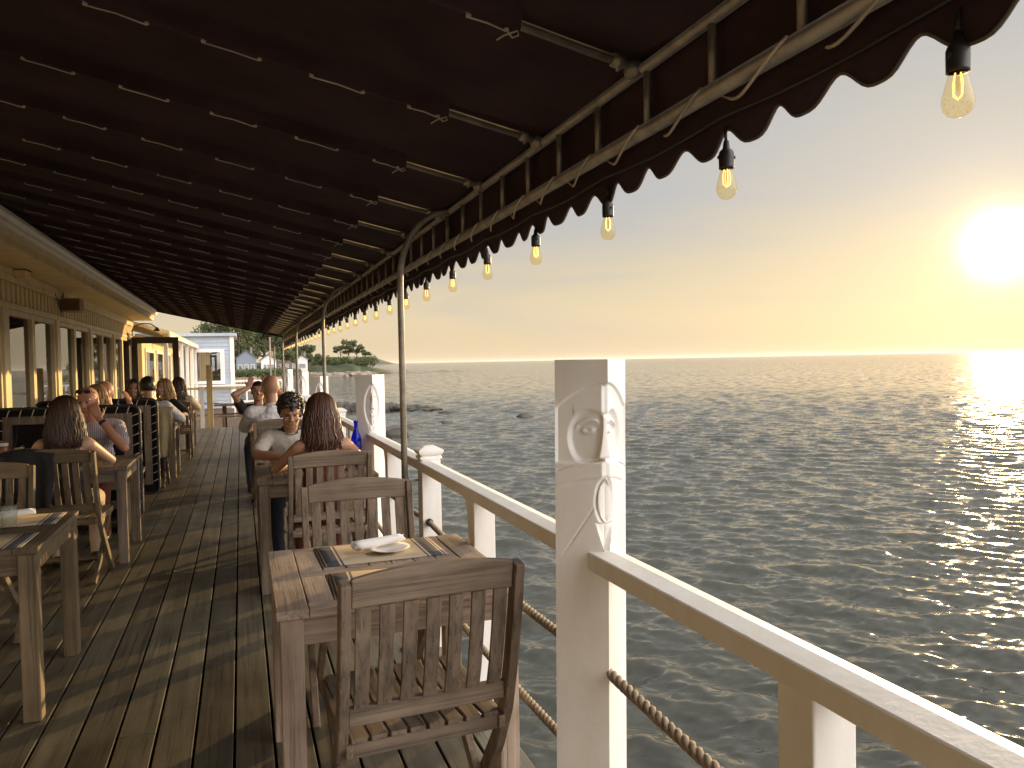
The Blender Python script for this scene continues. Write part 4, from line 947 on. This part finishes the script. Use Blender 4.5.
    if sleeve>0 and vox<0.009:
        c=MB(); ring=[L3(0.062*math.cos(a),-0.006+0.058*math.sin(a),0.468-0.014*math.sin(a)) for a in [2*PI*i/20 for i in range(21)]]; c.tube(ring,0.012,6); c.build('collar',top if hair!='curly' else cl_navy,shirt)
    # trousers / skirt and shoes
    m=MB(); m.ell(P+Vector((0,0.01,-0.01)),(0.180*k,0.132*k,0.10*k),18,10)
    for h_,kn,an in K: capsule(m,h_,kn,0.094*k,0.068*k); capsule(m,kn,an,0.066*k,0.05*k)
    fuse(m,'trousers',bottom,e,0.010,3,0.008)
    for h_,kn,an in K:
        m=MB(); capsule(m,an+Vector((0,-0.03,-0.035)),an+Vector((0.01,0.14,-0.052)),0.042,0.032); o=m.build('shoe',blackp,e)
    # hair
    def sc_pt(v,f=1.0): return HM@Vector(v)
    r_=random.Random(int(abs(x*1000+y*77)))
    if hair in('short','curly'):
        m=MB()
        def fn(p):
            # pull the front-lower part inside the skull
            if p.y>0.030 and p.z<0.042: return p*0.70
            if p.z<-0.078: return p*0.80
            q=1+0.02*math.sin(p.x*170+p.z*60)*math.sin(p.y*150)+(r_.uniform(-0.02,0.03) if hair=='short' else r_.uniform(-0.03,0.07)); return p*q
        g=0.012 if hair=='short' else 0.024
        m.ell(HM@Vector((0,-0.014,0.033 if hair=='short' else 0.042)),(0.076*k+g,0.094*k+g,0.090*k+g),48,30,HM.to_3x3().normalized(),fn)
        if hair=='curly':
            for i in range(150):
                th=r_.uniform(0,1.35); ph=r_.uniform(0,2*PI); p=Vector((math.sin(th)*math.cos(ph)*0.098,math.sin(th)*math.sin(ph)*0.115-0.014,0.045+math.cos(th)*0.112))
                m.ell(HM@p,(r_.uniform(0.010,0.018),)*3,7,5)
        m.build('hair',hairm,e)
    elif hair in('long','bob'):
        m=MB()
        def fn(p):
            if p.y>0.035 and p.z<0.05: return p*0.72
            return p
        m.ell(HM@Vector((0,-0.014,0.034)),(0.087*k,0.106*k,0.100*k),30,20,HM.to_3x3().normalized(),fn)
        L_=0.30 if hair=='long' else 0.13
        R3=HM.to_3x3().normalized()
        for i in range(620 if vox<0.009 else 190):
            ph=r_.uniform(-2.35,2.35); s_=math.sin(ph); c_=-math.cos(ph); lay=r_.uniform(0.94,1.10); ll=L_*r_.uniform(0.82,1.08)*(1-0.12*abs(s_)); fl=r_.uniform(-0.02,0.02)
            pts=[]
            for th in (0.15,0.5,0.85,1.2,1.55):
                pts.append(HM@Vector((s_*math.sin(th)*0.090*lay,-0.014+c_*math.sin(th)*0.109*lay,0.034+math.cos(th)*0.103*lay)))
            b0=Vector((s_*0.092*lay,-0.014+c_*0.111*lay,0.034))
            n_=7
            for j in range(1,n_+1):
                t=j/n_; wv=0.009*math.sin(t*9+i*1.3); spread=1+0.42*t*(1 if hair=='long' else 0.15)-0.18*t*t
                p=b0.copy(); p.x=p.x*spread+wv+fl*t; p.y=(p.y+0.014)*(1+0.06*t)-0.014+wv*0.6-0.035*t*(1 if hair=='long' else 0); 
                q=HM@p; q.z-=ll*t*k; 
                # keep clear of the back and shoulders
                pts.append(q)
            m.tube(pts,[0.0042]*5+[0.0045,0.0048,0.0048,0.0045,0.004,0.003,0.0012],4)
        m.build('hair',hairm,e)
    e['_']=0; del e['_']
    return e,HM
lf=lambda x,y,rz,X,Y,Z:(lambda d:(d.x,d.y,Z))(Matrix.Rotation(-rz,3,'Z')@Vector((X-x,Y-y,0)))
def wp(x,y,rz,label,arms_w,**kw):
    return person(x,y,rz,label,arms=[(lf(x,y,rz,*a),lf(x,y,rz,*b_)) for a,b_ in arms_w],**kw)
# couple at the railing table
wp(0.50,5.12,0,'person with long auburn hair and bare shoulders, back to the camera, at the railing table',
   [((0.20,5.36,0.79),(0.36,5.62,0.80)),((0.80,5.36,0.80),(0.66,5.60,0.80))],lean=0.26,skin=sk_tan,hair='long',hairm=hr_auburn,top=cl_maroon,sleeve=0,female=True,sc=0.98,vox=0.007,hy=0.05,bottom=cl_maroon)
ym,HMy=wp(0.36,6.50,PI,'person with curly black hair and cream shirt looking down, facing the camera',
   [((0.62,6.12,0.81),(0.48,5.88,0.80)),((0.10,6.10,0.81),(0.32,5.86,0.80))],lean=0.42,skin=sk_tan,hair='curly',hairm=hr_black,top=cl_cream,sleeve=0.75,sc=0.98,vox=0.006,hp=0.25)
wp(0.30,8.36,0,'person with bald tanned head and white shirt seen from behind, third railing table',
   [((0.02,8.65,0.82),(0.16,8.95,0.80)),((0.60,8.65,0.82),(0.48,8.95,0.80))],lean=0.08,skin=sk_tan,hair='none',hairm=hr_black,top=cl_white,sleeve=0.9,sc=1.10,vox=0.008,hy=0.3)
wp(0.20,10.1,PI,'person in black holding both hands up to the face, behind the bald man',
   [((0.50,9.82,1.10),(0.30,9.88,1.22)),((-0.08,9.82,1.14),(0.09,9.88,1.22))],lean=0.16,skin=sk_tan,hair='short',hairm=hr_black,top=cl_black,sleeve=0.5,sc=0.98,vox=0.009,
   handdir=[((0.3,-0.15,1),(0,1,0),1),((-0.3,-0.15,1),(0,1,0),-1)])
# left side
wp(-1.20,6.18,0,'person with long brown hair in black top, back to the camera, at the left table',
   [((-1.48,6.45,0.80),(-1.36,6.72,0.80)),((-0.93,6.42,0.80),(-1.04,6.66,0.81))],lean=0.20,skin=sk_fair,hair='long',hairm=hr_brown,top=cl_black,sleeve=0,female=True,sc=0.97,vox=0.007,bottom=cl_beige,hy=-0.1)
mn,HMm=wp(-1.25,7.72,PI,'person in striped shirt, chin on fist, sunglasses on the head',
   [((-0.96,7.34,0.80),(-1.16,7.44,1.05)),((-1.50,7.35,0.80),(-1.30,7.20,0.79))],lean=0.22,skin=sk_red,hair='none',hairm=hr_black,top=cl_stripe,sleeve=0.7,sc=1.05,vox=0.006,hp=0.1,hy=-0.25,bottom=cl_maroon,
   handdir=[((0.35,-0.1,0.9),(-0.3,1,0),1),None])
m=MB()
for s in(-1,1): m.ell(HMm@Vector((s*0.032,0.062,0.098)),(0.026,0.006,0.018),14,8,HMm.to_3x3()); m.tube([HMm@Vector((s*0.058,0.058,0.10)),HMm@Vector((s*0.083,0.02,0.07)),HMm@Vector((s*0.084,-0.03,0.03))],0.003,6)
m.tube([HMm@Vector((-0.01,0.066,0.10)),HMm@Vector((0.01,0.066,0.10))],0.003,6); m.build('sunglasses',blackp,mn)
m=MB(); w0=Vector(lf(-1.25,7.72,PI,-0.96,7.34,0.80)).lerp(Vector(lf(-1.25,7.72,PI,-1.16,7.44,1.05)),0.86); dr_=(Vector(lf(-1.25,7.72,PI,-1.16,7.44,1.05))-Vector(lf(-1.25,7.72,PI,-0.96,7.34,0.80))).normalized(); capsule(m,w0-dr_*0.004,w0+dr_*0.004,0.031,0.031); m.build('wristwatch',blackp,mn)
wp(-1.40,8.80,0,'person with short blond bob seen from behind, between the laced dividers',None or [((-1.66,9.0,0.8),(-1.5,9.1,0.79)),((-1.12,9.0,0.8),(-1.25,9.1,0.79))],lean=0.1,skin=sk_fair,hair='bob',hairm=hr_blond,top=cl_white,sleeve=0.9,female=True,vox=0.010)
wp(-1.36,9.50,PI-0.9,'bald person in white turned right, hand at mouth, between the laced dividers',[((-1.10,9.25,0.95),(-1.16,9.32,1.12)),((-1.6,9.3,0.8),(-1.45,9.15,0.8))],lean=0.1,skin=sk_red,hair='none',hairm=hr_black,top=cl_white,sleeve=1.5,sc=1.06,vox=0.010)
wp(-1.10,10.56,0,'person with short black hair and pale shirt, beyond the khaki jacket',[((-1.42,10.8,0.82),(-1.3,11.1,0.79)),((-0.74,10.8,0.82),(-0.9,11.1,0.79))],lean=0.1,skin=sk_tan,hair='short',hairm=hr_black,top=cl_pale,sleeve=1.6,sc=1.09,vox=0.009)
wp(-1.48,12.5,PI,'person with long dark hair facing the camera, left of the pale shirt',[((-1.75,12.2,0.8),(-1.6,12.0,0.79)),((-1.2,12.2,0.8),(-1.35,12.0,0.79))],lean=0.1,skin=sk_tan,hair='long',hairm=hr_brown,top=cl_black,sleeve=0.6,female=True,vox=0.011)
wp(-1.02,12.45,PI-0.7,'person with glowing blond hair right of the man in the pale shirt',[((-0.75,12.2,0.8),(-0.9,12.0,0.79)),((-1.25,12.2,0.8),(-1.15,12.0,0.79))],lean=0.1,skin=sk_fair,hair='long',hairm=hr_blond,top=cl_black,sleeve=0.9,female=True,vox=0.011)
wp(-0.96,13.62,0,'person with wide brown hair seen from behind, farthest along the left side',[((-1.25,13.9,0.8),(-1.1,14.1,0.79)),((-0.68,13.9,0.8),(-0.8,14.1,0.79))],lean=0.1,skin=sk_fair,hair='long',hairm=hr_brown,top=cl_beige,sleeve=0.9,female=True,vox=0.011)
# jackets on the chair backs
def jacket(x,y,w,drop_back,drop_front,mat,label,rz=0,z0=0.955,side=0):
    m=MB(); nu=22; prof=[(-0.05,z0-drop_back),(-0.062,z0-drop_back*0.75),(-0.058,z0-drop_back*0.45),(-0.060,z0-drop_back*0.2),(-0.052,z0-0.03),(-0.02,z0+0.012),(0.015,z0+0.006),(0.035,z0-0.05),(0.06,z0-drop_front*0.6),(0.10,z0-drop_front)]
    vs=[]
    for i in range(nu+1):
        u=-w/2+w*i/nu
        for j,(a,z) in enumerate(prof):
            f=max(0,(z0-z))/0.4; wob=0.020*f*math.sin(u*34+x*5)+0.012*f*math.sin(u*71+j)
            vs.append((u*(1-0.10*f)+0.012*math.sin(j*1.7+i*.2),a+wob*(1 if a<0 else 0.3)-0.012,z-0.03*abs(u/w)*2*(1 if 3<j<7 else 0.2)+ (0.03*math.sin(u*9) if j in(0,9) else 0)))
    n=len(prof); m.add(vs,[(i*n+j,(i+1)*n+j,(i+1)*n+j+1,i*n+j+1) for i in range(nu) for j in range(n-1)],True)
    o=m.build('draped_jacket',mat); o.modifiers.new('t','SOLIDIFY').thickness=0.010; ss=o.modifiers.new('s','SUBSURF'); ss.levels=1; ss.render_levels=1
    s=MB(); s.tube([(-w*0.46,-0.06,z0-0.04),(-w*0.50,-0.075,z0-0.2),(-w*0.47,-0.07,z0-0.38),(-w*0.42,-0.06,z0-drop_back-0.02)],[0.05,0.05,0.042,0.036],10); s.build('sleeve',mat,o)
    o.location=(x,y,0); o.rotation_euler=(0,0,rz); return tag(o,label,'jacket')
jacket(-1.36,5.93,0.36,0.42,0.25,cl_black,'black jacket hanging over the back of the brown-haired woman\'s chair',rad(-4))
jacket(-1.02,10.24,0.46,0.66,0.2,cl_khaki,'khaki jacket hung over a chair back behind the farther laced divider',0,1.02)
#FAR#
# ------------------------------------------------------------ rocks in the water, far shore
def rock_mesh(m,c,r,seed,sub=3):
    bm=bmesh.new(); bmesh.ops.create_icosphere(bm,subdivisions=sub,radius=1); rs=random.Random(seed); dirs=[(Vector((rs.uniform(-1,1),rs.uniform(-1,1),rs.uniform(-1,1))).normalized(),rs.uniform(0.55,0.95)) for _ in range(14)]
    for v in bm.verts:
        p=v.co.copy()
        for d,t in dirs:
            q=p.dot(d)
            if q>t: p-=d*(q-t)*0.9
        v.co=Vector((p.x*r[0],p.y*r[1],p.z*r[2]))+Vector(c)
    bm.verts.ensure_lookup_table(); m.add([v.co[:] for v in bm.verts],[[v.index for v in f.verts] for f in bm.faces]); bm.free()
def rockthing(c,r,seed,label,mat=rock,name='rock',group='rocks in the water'):
    m=MB(); rock_mesh(m,(0,0,0),r,seed); o=m.build(name,mat); o.location=c; return tag(o,label,'rock',group)
# jetty of boulders (px 340..435, ~55 m out)
m=MB(); rs=random.Random(4)
for i in range(95):
    t=i/94; X=3.0+10.6*t+rs.uniform(-.5,.5); Y=60.5-4.6*t+rs.uniform(-0.9,0.9); h_=0.62*(1-0.75*max(0,(t-0.6)/0.4))
    rock_mesh(m,(X,Y,SEA+h_*0.2+rs.uniform(-0.05,0.1)),(rs.uniform(0.4,0.8),rs.uniform(0.4,0.8),h_*rs.uniform(0.6,1.0)),i,2)
tag(m.build('rock_jetty',rock),'low dark jetty of boulders running out into the sea behind the long-faced post','jetty')
for k,(c,r,l) in enumerate([((16.8,45.3,SEA+0.02),(0.62,0.5,0.22),'lone small rock in the open water left of the bearded post'),((7.0,36.5,SEA+0.02),(0.62,0.5,0.42),'pointed dark rock right beside the long-faced post'),
     ((8.6,41.2,SEA-0.02),(0.8,0.5,0.2),'low flat rock beyond the pointed one'),((6.9,39.5,SEA-0.0),(1.1,0.5,0.3),'broad dark rock left behind the pointed one'),((13.5,52,SEA-0.02),(0.9,0.4,0.16),'flat rock just off the tip of the jetty'),((11.1,43,SEA-0.05),(0.35,0.3,0.15),'tiny rock awash between jetty and camera'),((11.3,43.7,SEA-0.06),(0.5,0.3,0.13),'small rock awash near the metal pole')]):
    rockthing(c,r,60+k,l)
# shore ground
def land(name,x0,x1,y0,y1,hf,mat,n=60,k=20):
    m=MB(); vs=[(x0+(x1-x0)*i/n,y0+(y1-y0)*j/k,hf(i/n,j/k)) for i in range(n+1) for j in range(k+1)]
    m.add(vs,[(i*(k+1)+j,(i+1)*(k+1)+j,(i+1)*(k+1)+j+1,i*(k+1)+j+1) for i in range(n) for j in range(k)],True); return tag(m.build(name,mat),kind='structure')
grassm=plain('shore_grass',(0.045,0.060,0.022),0.9,0.35,0.15,bmp=0.6); scrub=plain('island_scrub',(0.05,0.062,0.026),0.9,0.4,0.3,bmp=1.0)
import mathutils.noise as mn_
nz=lambda x,y,s=1: mn_.noise(Vector((x*s,y*s,3.7)))
land('shore_land',-60,24,175,330,lambda u,v:SEA-0.5+(2.2+3.2*v+0.8*nz(u*9,v*9))*min(1,v*9)*min(1,(1-u)*7),grassm)
land('island',14,54,262,300,lambda u,v:SEA-0.6+7.0*max(0,math.sin(PI*min(1,u*1.0))**0.9*(1-0.45*u))*math.sin(PI*v)**0.7*(0.85+0.3*nz(u*8,v*5)),scrub,80,30)
land('headland',120,575,2900,3300,lambda u,v:SEA-1+(38*(1-max(0,(u-0.70)/0.30)**1.8)*(0.9+0.2*nz(u*5,v*3)))*math.sin(PI*v)**0.5,plain('headland_woods',(0.05,0.065,0.04),0.9,0.3,0.01,bmp=0),60,16)
land('low_spit',38,90,288,300,lambda u,v:SEA-0.5+(1.6*(1-u)+0.5+0.5*nz(u*14,v*6))*math.sin(PI*v)**0.5,paler,60,8)
# sea wall of stone blocks
m=MB(); rs=random.Random(2)
for i in range(56):
    for j in range(2):
        X=-22+i*0.62+rs.uniform(-.1,.1); m.box(X,X+0.52,171.5+j*0.2,172.6,SEA-0.3+j*0.75,SEA+0.42+j*0.75+rs.uniform(-.08,.08))
tag(m.build('sea_wall',plain('pink_stone',(0.36,0.24,0.17),0.9,0.5,0.8)),'pinkish stone sea wall below the green hedge on the far shore','wall')
m=MB(); 
for i in range(70): rock_mesh(m,(rs.uniform(9,40),rs.uniform(215,262),SEA+rs.uniform(-0.2,0.5)),(rs.uniform(.8,2.6),rs.uniform(.8,2),rs.uniform(.4,1.3)),300+i,2)
tag(m.build('shore_rocks',paler),kind='stuff'); bpy.data.objects['shore_rocks']['label']='tumbled pale rocks along the water between shore and island'; bpy.data.objects['shore_rocks']['category']='rocks'
leafm,t,b=newmat('foliage'); g=N(t,'ShaderNodeNewGeometry'); t.links.new(ramp(t,g.outputs['Random Per Island'],[(0,(0.035,0.052,0.018)),(0.5,(0.075,0.095,0.036)),(1,(0.12,0.135,0.055))]),b.inputs['Base Color']); b.inputs['Roughness'].default_value=0.8; b.inputs['Specular IOR Level'].default_value=0.2
bark=plain('bark',(0.07,0.05,0.035),0.9)
def tree(x,y,z,h,w,label,kind=0,seed=1,leaf=0.32,n=2600,group='trees on the far shore'):
    e=empty('pine_tree' if kind else 'leafy_tree',(x,y,z),0,label,'tree',group); rs=random.Random(seed); tr=MB(); cr=MB()
    tr.tube([(0,0,-0.3),(0.1*w*rs.uniform(-.3,.3),0,h*0.3),(0.05*w,0,h*0.62)],[h*0.032,h*0.024,h*0.012],8)
    clumps=[]
    for i in range(16 if not kind else 10):
        a=rs.uniform(0,2*PI); zt=rs.uniform(0.35 if not kind else 0.55,0.95)*h; rr=w/2*rs.uniform(0.2,0.95)*(1.15-abs(zt/h-0.55)); c=Vector((math.cos(a)*rr,math.sin(a)*rr,zt))
        tr.tube([(0.03*w,0,zt*0.62),tuple(c*0.6+Vector((0,0,zt*0.33))),tuple(c)],[h*0.011,h*0.007,h*0.003],5); clumps.append((c,rs.uniform(0.10,0.22)*w*(0.7 if kind else 1.0)))
    for i in range(n):
        c,r=rs.choice(clumps); d=Vector((rs.gauss(0,1),rs.gauss(0,1),rs.gauss(0,0.75 if not kind else 0.4))); d=d.normalized()*r*rs.uniform(0.45,1.08)
        p=c+d; u=Vector((rs.gauss(0,1),rs.gauss(0,1),rs.gauss(0,1))).normalized(); v=u.orthogonal().normalized(); s_=leaf*rs.uniform(0.5,1.3)
        cr.add([p+u*s_,p+v*s_*0.6,p-u*s_,p-v*s_*0.6],[(0,1,2,3)])
    tr.build('trunk',bark,e); cr.build('crown',leafm,e); return e
def atpx(px,Y): a=YAW+math.atan((px-512)/FPX); return Y*math.tan(a)
T=[(238,228,15,13,'broad leafy tree rising directly beside the clapboard building'),(252,250,17,15,'tallest leafy tree above the blue-grey gabled house'),(264,245,16,13,'dense leafy tree between the two pale houses'),(275,252,15,12,'leafy tree seen left of the thin distant pole'),(283,235,10,8,'smaller leafy tree just right of the second pale house'),(244,232,8,8,'low bushy tree at the foot of the gabled house'),(226,260,16,15,'leafy tree peeping over the clapboard roof end'),(297,262,7,6,'low round tree beside the grey roofed house'),(309,262,8.5,7,'pointed tree right of the flat white house')]
for i,(px,Y,h_,w_,l) in enumerate(T): tree(atpx(px,Y),Y,SEA+2.2,h_,w_,l,0,20+i,0.42,3600)
for i,(px,h_,w_,l) in enumerate([(341,6.6,6.5,'left pine on the island crown with flat layered top'),(349,7.8,7.5,'tallest island pine standing in the middle'),(357,6.8,6.5,'right island pine leaning over the slope'),(366,4.6,3.6,'smallest island pine at the right, bare stemmed')]):
    tree(atpx(px,281),281,SEA+4.0,h_,w_,l,1,50+i,0.38,1500,'pines on the island')
for i,px in enumerate((320,330,340,350,361,371)):
    e=tree(atpx(px,276),276,SEA+2.2,3.4,7.5,'%s low shrub on the island slope counted from the left'%['first','second','third','fourth','fifth','sixth'][i],0,80+i,0.35,1300,'shrubs on the island'); e.name='shrub'; e['category']='shrub'
hd=MB(); rs=random.Random(9)
for i in range(9000):
    p=Vector((rs.uniform(-22,12.5),175+rs.uniform(-1.2,2.5),SEA+1.1+rs.uniform(0,1.5)*(0.8+0.3*math.sin(i)))); u=Vector((rs.gauss(0,1),rs.gauss(0,1),rs.gauss(0,1))).normalized(); v=u.orthogonal().normalized(); s_=0.3
    hd.add([p+u*s_,p+v*s_*.6,p-u*s_,p-v*s_*.6],[(0,1,2,3)])
tag(hd.build('hedge',leafm),'long clipped green hedge above the pink sea wall','hedge')
def house(px,Y,w,d,h,rh,label,wallm,roofm,rz=0,flat=False):
    e=empty('house',(atpx(px,Y),Y,SEA+1.6),rz,label,'house','houses on the far shore')
    MB().box(-w/2,w/2,-d/2,d/2,0,h).build('wall',wallm,e)
    if flat: MB().box(-w/2-.2,w/2+.2,-d/2-.2,d/2+.2,h+.003,h+.35).build('roof',wallm,e)
    else:
        MB().prism([(-w/2-.3,h),(0,h+rh),(w/2+.3,h)],-d/2-.02,d/2,1).build('gable',wallm,e)
        m=MB(); m.prism([(-w/2-.5,h-.1),(0,h+rh+.05),(w/2+.5,h-.1),(w/2+.5,h+.15),(0,h+rh+.35),(-w/2-.5,h+.15)],-d/2-.4,d/2+.4,1); r=m.build('roof',roofm,e); MB().box(w*0.2,w*0.2+.6,0,.6,h+rh*0.4,h+rh+1).build('chimney',paler,r)
    k=0
    for zz in (0.9,3.4):
        if zz+1.3>h+ (0 if flat else 0.4): continue
        for xx in np.linspace(-w/2+1.0,w/2-1.0,3):
            wn=MB().box(xx-.5,xx+.5,-d/2-.06,-d/2-.01,zz,zz+1.4).build('window',white,e); MB().box(xx-.38,xx+.38,-d/2-.09,-d/2-.062,zz+.12,zz+1.28).build('pane',pane_m,wn)
    return e
hb=paint('house_blue_grey',(0.22,0.26,0.31)); hg=plain('grey_roof',(0.12,0.12,0.13),0.8,0.2,1)
house(247,225,5.2,5,3.8,2.3,'blue-grey gabled house under the tall trees, beside the clapboard corner',hb,hg)
house(269,225,4.0,5,3.2,1.7,'small white house with dark roof, right of the gabled one',white,hg)
house(287,250,6.0,7,4.6,2.6,'grey-brown house with a broad hip roof behind the distant poles',plain('brown_shingle',(0.2,0.15,0.11)),hg)
house(295,285,8,8,8.6,0,'large white flat-roofed house, top visible above the shore trees',white,hg,0,True)
house(302,248,3.4,4,3.6,1.2,'tiny white cottage at the water, right of the grey-brown house',white,hg)
fp=empty('utility_pole',(atpx(271,60),60,SEA),0,'thin pale pole standing on the shore, left of the farthest awning pole','pole'); MB().tube([(0,0,-1),(0,0,5.6)],[0.08,0.06],10).build('shaft',paler,fp); MB().box(-0.6,0.6,-0.04,0.04,5.2,5.28).build('crossarm',bark,fp)

# ------------------------------------------------------------ sea air
hm=bpy.data.materials.new('sea_haze'); hm.use_nodes=True; t=hm.node_tree; t.nodes.clear(); o_=N(t,'ShaderNodeOutputMaterial'); pv=N(t,'ShaderNodeVolumePrincipled')
pv.inputs['Color'].default_value=(0.92,0.93,0.95,1); pv.inputs['Density'].default_value=0.00005; pv.inputs['Anisotropy'].default_value=0.3; t.links.new(pv.outputs[0],o_.inputs['Volume'])
hz=MB().box(-27000,27000,-27000,27000,SEA-3.5,45).build('haze',hm); tag(hz,kind='stuff')
